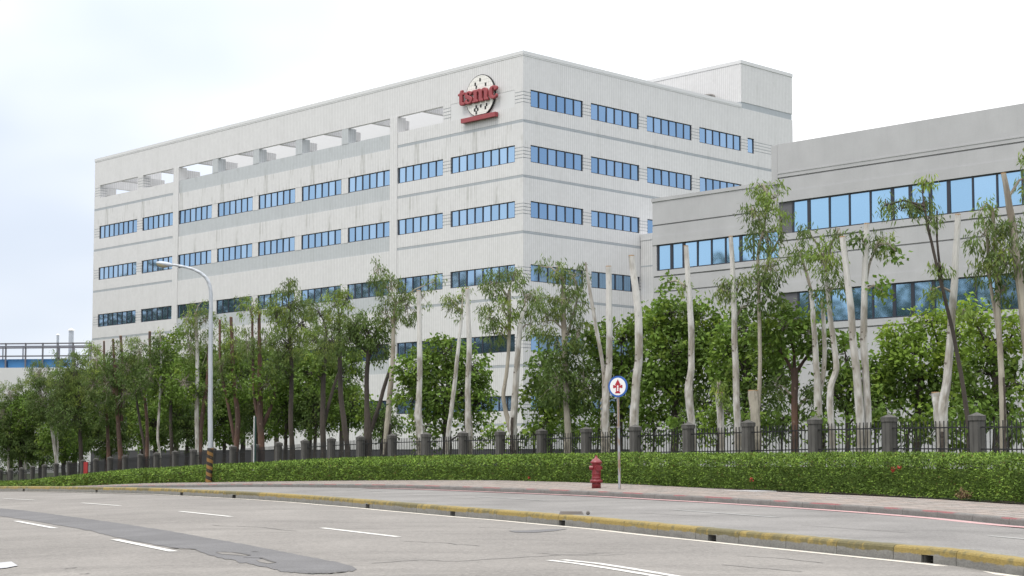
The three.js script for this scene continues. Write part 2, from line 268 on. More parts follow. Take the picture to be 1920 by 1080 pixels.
{ // manhole plate at the left edge
  const q = [[-30, 1066], [-5, 1057.5], [28, 1054.5], [40, 1062], [20, 1066], [-25, 1071]].map(p => onRoad(p[0], p[1])), g = new GB(), c = q.reduce((a, b) => a.add(b), new THREE.Vector3()).multiplyScalar(1 / 6);
  for (let i = 0; i < 6; i++) { const a = q[i], b = q[(i + 1) % 6]; g.tri([c.x, c.y + 0.012, c.z], [b.x, b.y + 0.012, b.z], [a.x, a.y + 0.012, a.z], [c.x, c.z], [b.x, b.z], [a.x, a.z]); }
  part('manhole_cover', g.geo(), M.greyWall, road);
}
// ------------------------------------------------------------------ median of kerb stones
const kerbTex = (kind, s) => tex(512, 128, (u, v) => {   // v: 0 foot of the face .. 0.55 top edge .. 1 back edge
  const n = fbm(u * 20, v * 6, s, 5, 20, 6), f = vn(u * 160, v * 40, s + 3, 160, 40), st = fbm(u * 60, v * 2, s + 7, 3, 60, 2);
  const edge = 0.29 + 0.16 * (n - 0.5) + 0.1 * (st - 0.5), paint = sm(edge - 0.03, edge + 0.04, v) * (1 - sm(0.72, 0.8, v + 0.2 * (n - 0.5)));
  const wear = kind === 0 ? sm(0.45, 0.75, n * 0.6 + st * 0.4) * 0.8 : kind === 1 ? sm(0.34, 0.62, n * 0.5 + st * 0.5) * 0.85 : sm(0.2, 0.5, n * 0.4 + st * 0.6) * 0.95;
  const grey = [0.21, 0.205, 0.19], yel = [0.29, 0.215, 0.065], moss = [0.13, 0.115, 0.055], k = 0.85 + 0.3 * (f - 0.5) + 0.3 * (n - 0.5);
  const c = [0, 1, 2].map(i => lerp(grey[i], lerp(yel[i], moss[i], wear), paint) * k); return lin(...c);
});
const kerbM = [0, 1, 2].map(k => mat({ map: kerbTex(k, 100 + k * 10), roughness: 0.85 }));
const medianKerb = struct('median_kerb'), farKerb = struct('far_kerb');
function stone(path, s0, s1, prof, holes, cut) { // sweep of a profile [[dn, dy, v]...] along the path; holes: an opening low in the face
  const g = new GB(), n = Math.max(2, Math.ceil((s1 - s0) / 0.4)), xs = [];
  for (let i = 0; i <= n; i++) xs.push(lerp(s0, s1, i / n));
  if (holes) { xs.push(holes[0], holes[1]); xs.sort((a, b) => a - b); }
  const P = (s, q) => { const o = off(path, s, q[0], q[1]); return [o.x, o.y, o.z]; };
  for (let i = 0; i < xs.length - 1; i++) {
    const a = xs[i], b = xs[i + 1], mid = (a + b) / 2, gap = holes && mid > holes[0] && mid < holes[1];
    for (let k = 0; k < prof.length - 1; k++) {
      if (gap && k < cut) continue;
      g.quad(P(a, prof[k]), P(b, prof[k]), P(b, prof[k + 1]), P(a, prof[k + 1]), [a / 4, prof[k][2]], [b / 4, prof[k][2]], [b / 4, prof[k + 1][2]], [a / 4, prof[k + 1][2]]);
    }
    if (gap) { const d = 0.3, y1 = prof[cut][1], x1 = prof[cut][0], uv = [[a / 4, 0], [b / 4, 0], [b / 4, 0.05], [a / 4, 0.05]];   // recess: back, ceiling, cheeks
      g.quad(P(a, [d, 0]), P(b, [d, 0]), P(b, [d, y1]), P(a, [d, y1]), ...uv); g.quad(P(a, [x1, y1]), P(b, [x1, y1]), P(b, [d, y1]), P(a, [d, y1]), ...uv);
      for (const s of [a, b]) g.quad(P(s, [0, 0]), P(s, [d, 0]), P(s, [d, y1]), P(s, [x1, y1]), ...uv); }
  }
  for (const s of [s0, s1]) { const c = P(s, [prof[0][0] + 0.08, 0.05]); for (let k = 0; k < prof.length - 1; k++) g.tri(c, P(s, prof[k]), P(s, prof[k + 1]), [0, 0.1], [0.02, prof[k][2]], [0.02, prof[k + 1][2]]); }
  return g.geo();
}
{
  const holePx = [50.5, 113, 181, 258.5, 345, 443, 558, 691.5, 850, 1055, 1333, 1735, 2350].map(p => pathM.near(p));
  const prof = [[0, -0.05, 0], [0.004, 0.10, 0.28], [0.012, 0.165, 0.48], [0.03, 0.188, 0.54], [0.06, MH, 0.6], [MW - 0.03, MH, 0.95], [MW, MH - 0.03, 1], [MW, -0.05, 1]];
  const s0 = pathM.near(-300), s1 = pathM.near(2500); let s = s0, i = 0;
  while (s < s1) {
    const L = 1.25, e = s + L - 0.012, h = holePx.find(v => v > s + 0.1 && v < e - 0.1), kind = [0, 1, 0, 2, 1, 0, 1, 2, 1, 1, 0][(i * 5 + (hash(i, 3, 9) * 4 | 0)) % 11];
    part('kerb_stone', stone(pathM, s, e, prof, h ? [h - 0.12, h + 0.12] : null, 1), kerbM[kind], medianKerb); s += L; i++;
  }
  const kp = [[0, -0.05, 0], [0.005, 0.09, 0.3], [0.012, KH - 0.02, 0.42], [0.03, KH, 0.5], [KW, KH, 0.85], [KW, KH - 0.08, 1]];
  const kt = tex(512, 128, (u, v) => { const n = fbm(u * 18, v * 5, 301, 5, 18, 5), f = vn(u * 160, v * 40, 305, 160, 40), r = sm(0.36, 0.44, v + 0.1 * (n - 0.5)) * (1 - sm(0.75, 0.85, v)) * sm(0.5, 0.7, fbm(u * 7, v, 311, 3, 7, 1)) * 0.75, k = 0.85 + 0.3 * (f - 0.5) + 0.35 * (n - 0.5); return lin(lerp(0.19, 0.30, r) * k, lerp(0.183, 0.085, r) * k, lerp(0.175, 0.09, r) * k); });
  const km = mat({ map: kt, roughness: 0.9 });
  for (let q = pathK.near(-250); q < pathK.near(2500); q += 1.2) part('kerb_stone', stone(pathK, q, q + 1.188, kp), km, farKerb);
  // scrap of broken concrete on the median
  const m = thing('concrete_scrap', 'flat broken concrete slab lying on the yellow median kerb', 'rubble', null, off(pathM, pathM.near(1042), 0.3, MH)), g = new THREE.CylinderGeometry(0.17, 0.2, 0.07, 7); g.scale(1.25, 1, 0.6);
  part('slab', g, mat({ color: rgb(0.15, 0.135, 0.125) }), m).position.y = 0.025; const g2 = new THREE.IcosahedronGeometry(0.045, 0); part('chip', g2, mat({ color: rgb(0.13, 0.12, 0.11) }), m).position.set(0.32, 0.03, 0.05);
}
// ------------------------------------------------------------------ pavement of square pavers
{
  const pave = struct('pavement');
  const rowK1 = px => { const s = pathK.near(px); return s; };
  // base sheet: kerb back to hedge foot
  const S = (s, w) => { const g = pathK.get(s), a = g.p.clone().addScaledVector(g.n, KW), px = 960 - F * a.x / a.z; const hz = rowH(px); // hedge foot straight behind along n
    let b = a.clone().addScaledVector(g.n, 2.9); const pb = 960 - F * b.x / b.z; const y1 = fyH(pb); return [lerp(a.x, b.x, w), lerp(a.y + KH - 0.012, y1, w), lerp(a.z, b.z, w)]; };
  const base = new GB(), s0 = pathK.near(-250), s1 = pathK.near(2500), st = (s1 - s0) / 160;
  for (let i = 0; i < 160; i++) for (let k = 0; k < 2; k++) { const a = s0 + i * st, b = a + st, q = [S(a, k / 2), S(b, k / 2), S(b, (k + 1) / 2), S(a, (k + 1) / 2)]; base.quad(...q, ...q.map(p => [p[0], p[2]])); }
  part('bedding', base.geo(), mat({ color: rgb(0.11, 0.10, 0.09) }), pave);
  const pm = [[0.265, 0.225, 0.20], [0.30, 0.25, 0.22], [0.235, 0.21, 0.19], [0.28, 0.245, 0.225]].map((c, i) => mat({ map: rep(tex(128, 128, (u, v) => { const k = 0.9 + 0.2 * (fbm(u * 8, v * 8, 200 + i, 4, 8, 8) - 0.5) + 0.12 * (vn(u * 64, v * 64, 220 + i, 64, 64) - 0.5); return lin(c[0] * k, c[1] * k, c[2] * k); }), 2, 2), roughness: 0.9 }));
  const nW = 9, step = 0.31, list = [];
  for (let s = s0; s < s1 - step; s += step) for (let k = 0; k < nW; k++) { const c = S(s + step / 2, (k + 0.5) / nW), px = 960 - F * c[0] / c[2]; if (px > -80 && px < 2080) list.push({ s, k, z: -c[2], px }); }
  const tile = (t, g) => { const sh = 0.5 * (t.k % 2) * step, a = t.s + sh + 0.010, b = t.s + sh + step - 0.010, w0 = (t.k + 0.04) / nW, w1 = (t.k + 0.96) / nW, up = 0.012 + 0.004 * hash(t.k, Math.round(t.s * 10), 4);
    const q = [S(a, w0), S(b, w0), S(b, w1), S(a, w1)].map(p => [p[0], p[1] + up, p[2]]), d = q.map(p => [p[0], p[1] - 0.02, p[2]]), uv = [[0, 0], [0.3, 0], [0.3, 0.3], [0, 0.3]];
    g.quad(...q, ...uv); for (let i = 0; i < 4; i++) { const j = (i + 1) % 4; g.quad(d[i], d[j], q[j], q[i], ...uv); } };
  list.sort((a, b) => a.z - b.z + ((a.px > 1925) - (b.px > 1925)) * 100);
  list.forEach((t, i) => t.near = i < 300);
  const rest = pm.map(() => new GB());
  for (const t of list) { const v = (hash(Math.round(t.s * 7), t.k, 17) * 4) | 0; if (t.near) { const g = new GB(); tile(t, g); part('paver', g.geo(), pm[v], pave); } else tile(t, rest[v]); }
  const all = new GB(); // the remaining pavers, one part per tone
  rest.forEach((g, i) => part('distant_pavers', g.geo(), pm[i], pave, 'stuff'));
  { // service cover let into the paving
    const c = onPave(1403, 922), g = new GB(); g.box(-0.75, 0.75, 0, 0.02, -0.35, 0.35); const o = part('service_cover', g.geo(), M.greyWall, pave); o.position.copy(c); o.position.y += 0.012; o.rotation.y = 0.48 + Math.PI / 2; }
}
function onPave(px, py) { // point of the pavement under a photo point
  const r = ray(px, py), z0 = fzK(px) + 0.35, y0 = fyK(px) + KH, z1 = fzH(px), y1 = fyH(px), k = (y1 - y0) / (z1 - z0), z = (y0 - k * z0) / (r[1] - k); return V((px - 960) / F * z, y0 + k * (z - z0), z);
}

// ------------------------------------------------------------------ main building
const PSI = 45.7626 * Math.PI / 180;
const ROW = { z: [30.55, 32.08], a: [25.63, 27.15], b: [20.71, 22.19], c: [15.11, 16.61], d: [8.97, 10.5], e: [3.8, 5.13] };
const ROOF = 35.4, STR = [[29.05, 29.32], [24.18, 24.43], [19.25, 19.5], [13.57, 13.81], [7.6, 7.85], [2.5, 2.72]], GROUND = -3.2;
const office = thing('office_block', 'pale tiled six storey office block with ribbon windows and red sign', 'building', null, V(0.967, 0, 140)); office.rotation.y = -PSI;
const k1 = 140 / 117;
const LB = [[60.05, 52.98, 8], [52.04, 46.6, 6], [45.7, 40.25, 6], [39.34, 33.89, 6], [33.02, 27.67, 6], [26.76, 21.34, 6], [20.47, 15.07, 6], [14.16, 8.77, 6], [7.89, 0.86, 8]].map(b => [-b[0] * k1, -b[1] * k1, b[2]]);
const RB = [[0.78, 6.40, 6], [7.27, 12.84, 6], [13.76, 19.33, 6], [20.31, 25.84, 6], [26.73, 27.63, 1]].map(b => [b[0] * k1, b[1] * k1, b[2]]);
const LEND = -73.1, REND = 39.7, TH = 0.35, WD = -0.13;
// window: a frame with mullions, each pane its own mesh. local x along the wall, z outward
function window_(parent, x0, x1, y0, y1, n, o) {
  const g = new GB(), f = o.f ?? 0.07, d0 = WD - 0.06, d1 = WD + 0.05, w = x1 - x0, ed = o.edges ?? Array.from({ length: n + 1 }, (_, i) => x0 + w * i / n);
  g.box(x0, x1, y0, y0 + f, d0, d1); g.box(x0, x1, y1 - f, y1, d0, d1);
  ed.forEach((e, i) => { const hw = (o.wide && o.wide.includes(i) ? 0.12 : i === 0 || i === ed.length - 1 ? f * 0.8 : 0.06), c = i === 0 ? e + hw : i === ed.length - 1 ? e - hw : e; g.box(c - hw, c + hw, y0 + f, y1 - f, d0, d1 + 0.002); });
  const fr = part('window', g.geo(), M.frame, parent); if (o.turn) { fr.rotation.y = Math.PI / 2; }
  if (o.merge) { part('pane', new THREE.PlaneGeometry(w, y1 - y0), o.glass[0], fr).position.set((x0 + x1) / 2, (y0 + y1) / 2, WD); return fr; }
  for (let i = 0; i < ed.length - 1; i++) {
    const p = part('pane', paneGeo(ed[i + 1] - ed[i], y1 - y0), o.glass[(rnd() * 3) | 0], fr); p.position.set((ed[i] + ed[i + 1]) / 2, (y0 + y1) / 2, WD); p.rotation.set(gau() * 0.012, gau() * 0.010, 0);
  }
  return fr;
}
const paneCache = {};
function paneGeo(w, h) { const k = w.toFixed(3) + h.toFixed(3); return paneCache[k] ??= new THREE.PlaneGeometry(w, h); }
{
  const wall = new GB(), stain = new GB(), blue = new GB(), strip = new GB(), white = new GB(), dark = new GB();
  const isMid = i => i >= 2 && i <= 6;
  const B = (g, x0, x1, y0, y1, o = 0, skip = '') => g.box(x0, x1, y0, y1, -TH, o, skip);
  // a pier of five courses with recessed joints between windows
  const pier = (put, x0, x1, y0, y1, smooth) => { const n = 5, h = (y1 - y0) / n; if (smooth) { put(wall, x0, x1, y0, y1, 0); return; } put(stripCore, x0 + 0.05, x1 - 0.05, y0 + 0.005, y1 - 0.005, -0.025); for (let i = 0; i < n; i++) put(wall, x0, x1, y0 + i * h + (i ? 0.03 : 0), y0 + (i + 1) * h - (i < n - 1 ? 0.03 : 0), 0); };
  const stripCore = strip;
  const rowsL = [ROW.z, ROW.a, ROW.b, ROW.c, ROW.d, ROW.e];
  const putL = (g, x0, x1, y0, y1, o) => g.box(x0, x1, y0, y1, -TH, o);
  // R face boxes live in the same frame: x outward, z along
  const putR = (g, s0, s1, y0, y1, o) => g.box(-TH, o, y0, y1, -s1, -s0);
  const P1 = LB[1][1], P2 = LB[2][0], P3 = LB[6][1], P4 = LB[7][0];   // full height pilasters either side of the middle bays
  putL(wall, LEND, 0, ROW.z[1], ROOF - 0.42, 0);
  putL(white, LEND - 0.03, 0.03, ROOF - 0.42, ROOF - 0.3, 0.03); putL(white, LEND - 0.05, 0.05, ROOF - 0.3, ROOF, 0.05);
  for (let r = 0; r < 6; r++) {
    const sill = rowsL[r][0], head = r < 5 ? rowsL[r + 1][1] : 0.5, st = STR[r];
    // end bays: sill wall, stripe (set back), wall below
    for (const [x0, x1] of [[LEND, P1], [P4, 0]]) {
      putL(wall, x0, x1, st[1], sill, 0); putL(strip, x0, x1, st[0], st[1], -0.018); putL(strip, x0, x1, (st[0] + st[1]) / 2 - 0.03, (st[0] + st[1]) / 2 + 0.03, -0.01);
      putL(r === 0 || (r === 1 && x0 === P4) ? stain : wall, x0, x1, head, st[0], 0);
    }
    putL(blue, P2, P3, st[0] + 0.05, sill, -0.05); putL(r < 2 ? stain : wall, P2, P3, head, st[0] + 0.05, 0);
    // piers at window height
    if (r > 0 || true) {
      const y0 = rowsL[r][0], y1 = rowsL[r][1];
      const open = r === 0, put = (g, a, b, c, d, o) => open ? g.box(a, b, c, d, -1.0, o) : putL(g, a, b, c, d, o);
      pier(put, LEND, LB[0][0], y0, y1); pier(put, LB[0][1], LB[1][0], y0, y1);
      for (let i = 2; i < 6; i++) put(open ? blue : wall, LB[i][1], LB[i + 1][0], y0, y1, -0.02);
      pier(put, LB[7][1], LB[8][0], y0, y1); pier(putL, LB[8][1], 0, y0, y1);
    }
  }
  for (const [a, b] of [[P1, P2], [P3, P4]]) { putL(wall, a, b, 0.5, ROW.z[1], 0.06); wall.box(a + 0.01, b - 0.01, ROW.z[0], ROW.z[1], -1.0, -TH); }
  putL(white, LB[8][0], LB[8][1], ROW.z[0], ROW.z[1], -0.02);
  dark.box(LEND + 0.1, -0.1, GROUND, 0.5, -TH, -0.05); dark.box(-TH, -0.05, GROUND, 0.5, -REND + 0.1, -0.1);
  // R face
  putR(wall, TH, REND, ROW.z[1], ROOF - 0.42, 0); putR(white, TH, 31, ROOF - 0.42, ROOF - 0.3, 0.03); putR(white, TH, 31, ROOF - 0.3, ROOF, 0.05);
  for (let r = 0; r < 6; r++) {
    const sill = rowsL[r][0], head = r < 5 ? rowsL[r + 1][1] : 0.5, st = STR[r];
    putR(wall, TH, REND, st[1], sill, 0); putR(strip, TH, REND, st[0], st[1], -0.018); putR(strip, TH, REND, (st[0] + st[1]) / 2 - 0.03, (st[0] + st[1]) / 2 + 0.03, -0.004); putR(wall, TH, REND, head, st[0], 0);
    const y0 = rowsL[r][0], y1 = rowsL[r][1];
    pier(putR, TH, RB[0][0], y0, y1); for (let i = 0; i < 4; i++) pier(putR, RB[i][1], RB[i + 1][0], y0, y1); pier(putR, RB[4][1], REND, y0, y1);
  }
  // penthouse tower flush with the R face
  wall.box(-30, 0, ROOF + 0.22, 39.55, -REND, -31); white.box(-30.05, 0.05, 39.55, 39.9, -REND - 0.05, -30.95); strip.box(-29.9, -0.04, ROOF - 0.42, ROOF + 0.22, -REND + 0.1, -31.02);
  // roof slab, rear and far walls
  const roofG = new GB(); roofG.box(LEND + 0.4, -0.4, 29.0, 29.4, -REND, -0.4); part('roof', roofG.geo(), M.roof, office);
  wall.box(LEND, -0.36, GROUND, 29.0, -REND, -REND + 0.3); wall.box(LEND, LEND + 0.3, GROUND, 29.05, -REND + 0.3, -0.36); wall.box(LEND, LEND + 0.3, 32.08, ROOF, -9, -0.36);
  // high rear block behind the roof gallery, beams that tie the screen wall to it
  white.box(LEND + 12, -6, 29.4, 36.6, -26, -10); roofG.geo();
  part('wall', wall.geo(), M.tile, office); part('stained_wall', stain.geo(), M.tileStain, office); part('recessed_spandrel', blue.geo(), M.tileBlue, office); part('grey_band', strip.geo(), M.stripe, office); part('smooth_wall', white.geo(), M.panelWhite, office); part('plinth', dark.geo(), M.plinth, office);
  for (let i = 0; i < 8; i++) {
    const [x0, x1] = LB[i], c = lerp(x0, x1, 0.53), g = new GB(); g.box(c - 0.25, c + 0.25, ROW.z[1] - 0.02, 33.2, -2.9, -TH - 0.01); part('gallery_beam', g.geo(), M.tile, office);
    const h = new GB(); const q = [1.2, 1.9, 1.75, 1.55, 1.25, 0.95, 0.6, 0.45][i]; h.box(x0 - 0.85, x0 - 0.05, 31.0, 31.85, -1.02 - q, -1.02); part('gallery_beam', h.geo(), M.tile, office);
  }
  // windows
  for (const [k, y] of Object.entries(ROW)) if (k !== 'z') LB.forEach(([x0, x1, n], i) => window_(office, x0, x1, y[0], y[1], n, { glass, merge: k === 'd' || k === 'e' }));
  for (const [k, y] of Object.entries(ROW)) RB.forEach(([s0, s1, n], i) => {
    if ((k === 'b' && i > 2) || ('cde'.includes(k) && i > 1)) return;
    window_(office, s0, s1, y[0], y[1], n, { glass, turn: true, merge: k === 'd' || k === 'e' });
  });
  // solid backing so that no light leaks behind the panes
  const back = new GB(); for (const y of Object.values(ROW).slice(1)) back.box(LEND + 0.4, -0.5, y[0] - 0.1, y[1] + 0.1, -0.6, -0.4); for (const y of Object.values(ROW)) back.box(-0.6, -0.4, y[0] - 0.1, y[1] + 0.1, -REND + 0.4, -0.62); part('inner_lining', back.geo(), M.plinth, office);
}
{ // rooftop pipe in front of the tower
  const c = new THREE.CatmullRomCurve3([[-6.2, 35.2, -30.2], [-6.2, 36.3, -30.3], [-6.0, 36.75, -30.5], [-3.4, 36.75, -30.5], [-3.1, 36.6, -30.5], [-3.0, 35.2, -30.4]].map(p => new THREE.Vector3(...p)));
  part('roof_pipe', new THREE.TubeGeometry(c, 40, 0.13, 8), mat({ color: rgb(0.16, 0.15, 0.14), roughness: 0.6 }), office); const g = new GB(); g.box(-6.6, -5.8, 35.2, 35.9, -30.6, -29.9); part('valve_box', g.geo(), M.steel, office);
}
{ // sign: wafer disc with black dies, red lettering and red bar
  const sign = thing('wall_sign', 'red lettered company sign with white wafer disc and red bar on the tiled wall', 'sign', null, office.localToWorld(new THREE.Vector3(-5.3, 32.2, 0.06))); sign.rotation.y = -PSI; office.updateMatrixWorld(true); sign.position.copy(new THREE.Vector3(-5.3, 32.2, 0.03).applyMatrix4(office.matrixWorld));
  const R = 1.92; const shp = new THREE.Shape(); for (let i = 0; i <= 72; i++) { const a = -Math.PI / 2 + 0.42 + (2 * Math.PI - 0.84) * i / 72; shp[i ? 'lineTo' : 'moveTo'](R * Math.cos(a), R * Math.sin(a)); } shp.closePath();
  const rim = part('disc_rim', new THREE.ExtrudeGeometry(shp, { depth: 0.16, bevelEnabled: false }), M.black, sign);
  const fs = new THREE.Shape(); for (let i = 0; i <= 72; i++) { const a = -Math.PI / 2 + 0.42 + (2 * Math.PI - 0.84) * i / 72; fs[i ? 'lineTo' : 'moveTo'](R * 0.965 * Math.cos(a), R * 0.965 * Math.sin(a)); } fs.closePath();
  const face = part('disc_face', new THREE.ExtrudeGeometry(fs, { depth: 0.02, bevelEnabled: false }), M.disc, sign); face.position.z = 0.162;
  const grid = new GB(), cw = 0.275, ch = 0.33;
  for (let i = -7; i <= 7; i++) { const x = i * cw, h = Math.sqrt(Math.max(0, (R * 0.95) ** 2 - x * x)); if (h > 0.2) grid.box(x - 0.012, x + 0.012, Math.max(-h, -1.7), h, 0.022, 0.026); }
  for (let i = -5; i <= 5; i++) { const y = i * ch + 0.1, h = Math.sqrt(Math.max(0, (R * 0.95) ** 2 - y * y)); if (h > 0.2) grid.box(-h, h, y - 0.012, y + 0.012, 0.022, 0.027); }
  part('disc_grid', grid.geo(), mat({ color: rgb(0.55, 0.55, 0.53) }), face);
  for (const [u, v] of [[0.02, 1.45], [-0.62, 1.15], [-0.48, 0.85], [0.75, 0.92], [-0.48, -0.95], [-0.68, -1.2], [-0.28, -1.2], [-0.48, -1.48], [0.12, -0.95], [0.72, -1.2], [0.88, -0.95]]) { const g = new GB(); g.box(u - 0.1, u + 0.1, v - 0.15, v + 0.15, 0.022, 0.035); part('die', g.geo(), M.black, face); }
  const font = await new FontLoader().loadAsync('fonts/droid/droid_serif_bold.typeface.json');
  const tg = new TextGeometry('tsmc', { font, size: 1.62, depth: 0.2, curveSegments: 8, bevelEnabled: true, bevelThickness: 0.03, bevelSize: 0.055, bevelSegments: 1 }); tg.computeBoundingBox();
  const bb = tg.boundingBox, W = 5.1; tg.translate(-(bb.min.x + bb.max.x) / 2, -bb.min.y, 0); tg.scale(W / (bb.max.x - bb.min.x), 1.42 / (bb.max.y - bb.min.y), 1);
  const letters = part('lettering', tg, M.red, sign); letters.position.set(-0.1, -0.62, 0.24);
  const bg = new GB(); bg.box(-2.3, 2.2, -2.22, -1.82, 0.03, 0.42); part('bar', bg.geo(), M.red, sign);
}
// ------------------------------------------------------------------ link block and grey building
{
  const link = thing('link_block', 'narrow tiled link block between white office block and grey building', 'building', null, office.position.clone()); link.rotation.y = -PSI;
  const g = new GB(); g.box(0.07, 13, GROUND, 20.0, -19, -15.45); g.box(0.06, 13.05, 20.0, 20.6, -19.05, -15.4); part('wall', g.geo(), M.tile, link); const s = new GB(); s.box(0.065, 13, 17.5, 17.62, -15.46, -15.44); part('grey_band', s.geo(), M.stripe, link);
}
const zG = 118, gp = at(1231.3, 600, zG); gp.y = 0;
{
  const b = thing('grey_building', 'low grey concrete building with a taller wing and blue glass bands', 'building', null, gp); b.rotation.y = -PSI;
  const tOf = px => { const k = (px - 960) / F, kg = (1231.3 - 960) / F; return (k - kg) * zG / (Math.cos(PSI) + k * Math.sin(PSI)); };
  const wall = new GB(), dark = new GB(), H = h => h * zG, XS = tOf(1467), XE = 46;
  const put = (g, x0, x1, y0, y1, z1 = 0, z0 = -0.4) => g.box(x0, x1, y0, y1, z0, z1);
  const gr = 0.05;
  // low wing
  const low = [[0.1593, 0.1423], [0.1423, 0.13]], x0 = -0.35;
  put(wall, x0, XS, H(0.1423) + gr, H(0.1593) - 0.25, 0); put(wall, x0 - 0.05, XS, H(0.1593) - 0.25, H(0.1593), 0.06); put(wall, x0, XS, H(0.1423) - gr, H(0.1423) + gr, -0.12);
  put(wall, x0, XS, H(0.13) + 0.62, H(0.1423) - gr, 0); put(wall, x0, XS, H(0.13), H(0.13) + 0.62, 0.05);
  put(wall, x0, 0.02, H(0.1137), H(0.13), 0); put(wall, x0, XS, H(0.1101) + gr, H(0.1137), 0.04); put(wall, x0, XS, H(0.1101) - gr, H(0.1101) + gr, -0.1); put(wall, x0, XS, H(0.1005) + gr, H(0.1101) - gr, 0); put(wall, x0, XS, H(0.1005) - gr, H(0.1005) + gr, -0.1); put(wall, x0, XS, GROUND, H(0.1005) - gr, 0);
  put(wall, x0, XS, 2, H(0.155), -14, -14.3); put(wall, x0, x0 + 0.3, GROUND, H(0.155), -0.4, -14); put(wall, x0, XS, H(0.152), H(0.153), -0.4, -14);
  // tall wing, 0.3 m proud
  const p = 0.3, hi = (g, a, c, y0, y1, d = 0) => g.box(a, c, y0, y1, -0.4, p + d);
  hi(wall, XS - 0.55, XS - 0.04, H(0.1593) - 0.3, H(0.1797) - 0.02, -0.04);
  hi(wall, XS, XE, H(0.1598) + gr, H(0.1797), 0); hi(wall, XS, XE, H(0.1598) - gr, H(0.1598) + gr, -0.12); hi(wall, XS, XE, H(0.1457) + 0.7, H(0.1598) - gr, 0); hi(wall, XS, XE, H(0.1457), H(0.1457) + 0.7, 0.05);
  hi(wall, XS, XE, H(0.1623), H(0.1631), 0.03);
  const W0 = tOf(1491.7); hi(dark, XS, W0, H(0.1271), H(0.1457), -0.1);
  hi(wall, XS, XE, H(0.1230) + gr, H(0.1271), 0.04); hi(wall, XS, XE, H(0.1230) - gr, H(0.1230) + gr, -0.1); hi(wall, XS, XE, H(0.1133) + gr, H(0.1230) - gr, 0); hi(wall, XS, XE, H(0.1133) - gr, H(0.1133) + gr, -0.1); hi(wall, XS, XE, H(0.0930) + 0.65, H(0.1133) - gr, 0); hi(wall, XS, XE, H(0.0930), H(0.0930) + 0.65, 0.05);
  const W1 = tOf(1500); const dark2 = new GB(); hi(dark2, XS, W1, H(0.0742), H(0.0930), -0.1); part('dark_panel', dark2.geo(), M.greyDark, b);
  hi(wall, XS, XE, H(0.0703) + gr, H(0.0742), 0.04); hi(wall, XS, XE, H(0.0703) - gr, H(0.0703) + gr, -0.1); hi(wall, XS, XE, GROUND, H(0.0703) - gr, 0);
  wall.box(XS - 0.5, XE, GROUND, H(0.175), -16, -15.7); wall.box(XE, XE + 0.3, GROUND, H(0.1797), -16, p); wall.box(XS, XE, H(0.172), H(0.173), -15.7, -0.4);
  part('wall', wall.geo(), M.greyWall, b); part('dark_panel', dark.geo(), M.greyDark, b);
  const back = new GB(); back.box(0.1, XE, H(0.0742) - 0.2, H(0.1457) + 0.2, -0.8, -0.6); part('inner_lining', back.geo(), M.plinth, b);
  const win = (xs, y0, y1, wide, z) => { const e = xs.map(tOf), w = window_(b, e[0], e[e.length - 1], y0, y1, 0, { glass: glassGrey, edges: e, wide, f: 0.09 }); w.position.z = z; };
  win([1232, 1258.5, 1281.5, 1307.5, 1334, 1360.5, 1389, 1413, 1440, 1466.5], H(0.1137), H(0.13), [1, 2, 6], 0);
  win([1491.7, 1523.5, 1562.5, 1600.5, 1640, 1681.5, 1715.5, 1753.5, 1788, 1834, 1880, 1928, 1985, 2045, 2110, 2180], H(0.1271), H(0.1457), [1, 5, 6, 7, 8, 12], p);
  win([1500, 1523.5, 1562.5, 1600.5, 1642, 1682, 1717, 1756, 1792, 1836, 1880, 1928, 1985, 2045, 2110, 2180], H(0.0742), H(0.0930), [1, 5, 6, 7, 8, 12], p);
}
// ------------------------------------------------------------------ far plant at the left
{
  const p = at(60, 700, 225), b = thing('plant_building', 'distant white plant building with blue tanks and open steel frame on its roof', 'building', null, V(p.x, 0, 225)); b.rotation.y = -0.12;
  const g = new GB(); g.box(-16, 16, -5, 12.1, -20, 0); part('wall', g.geo(), M.panelWhite, b);
  const bl = mat({ color: rgb(0.04, 0.16, 0.36), roughness: 0.5 }); for (const [x0, x1] of [[-16, -7.5], [-7.3, -4.2], [-4, 0.5], [0.7, 4.4]]) { const t = new GB(); t.box(x0, x1, 12.1, 13.35, -4, -1); part('tank', t.geo(), bl, b); }
  const st = mat({ color: rgb(0.13, 0.13, 0.15), roughness: 0.6 });
  for (const x of [-15, -10.5, -7.2, -4.2, -1.3, 1.2, 3.4, 5.6, 8.2, 10.5]) { const c = new GB(); c.box(x - 0.09, x + 0.09, 12.1, 15.6, -0.8, -0.6); part('frame_column', c.geo(), st, b); const d = new GB(); d.box(x + 0.6, x + 0.74, 12.1, 15.5, -5, -4.85); part('frame_column', d.geo(), st, b); }
  for (const [y, z] of [[15.5, -0.7], [14.9, -0.7], [15.4, -4.9], [13.75, -0.7]]) { const c = new GB(); c.box(-16, 11, y - 0.09, y + 0.09, z - 0.1, z + 0.1); part('frame_beam', c.geo(), st, b); }
  for (const [px, top, r] of [[75, 628, 0.2], [101, 620, 0.36]]) { const x = (px - 60) / F * 232, y = ray(px, top)[1] * 230; const c = part('chimney', new THREE.CylinderGeometry(r, r, y - 11, 14), M.galv, b); c.position.set(x, (y + 11) / 2, -6); const k = part('cap', new THREE.ConeGeometry(r * 1.5, r, 14), M.disc, c); k.position.y = (y - 11) / 2 + r * 0.7; }
}
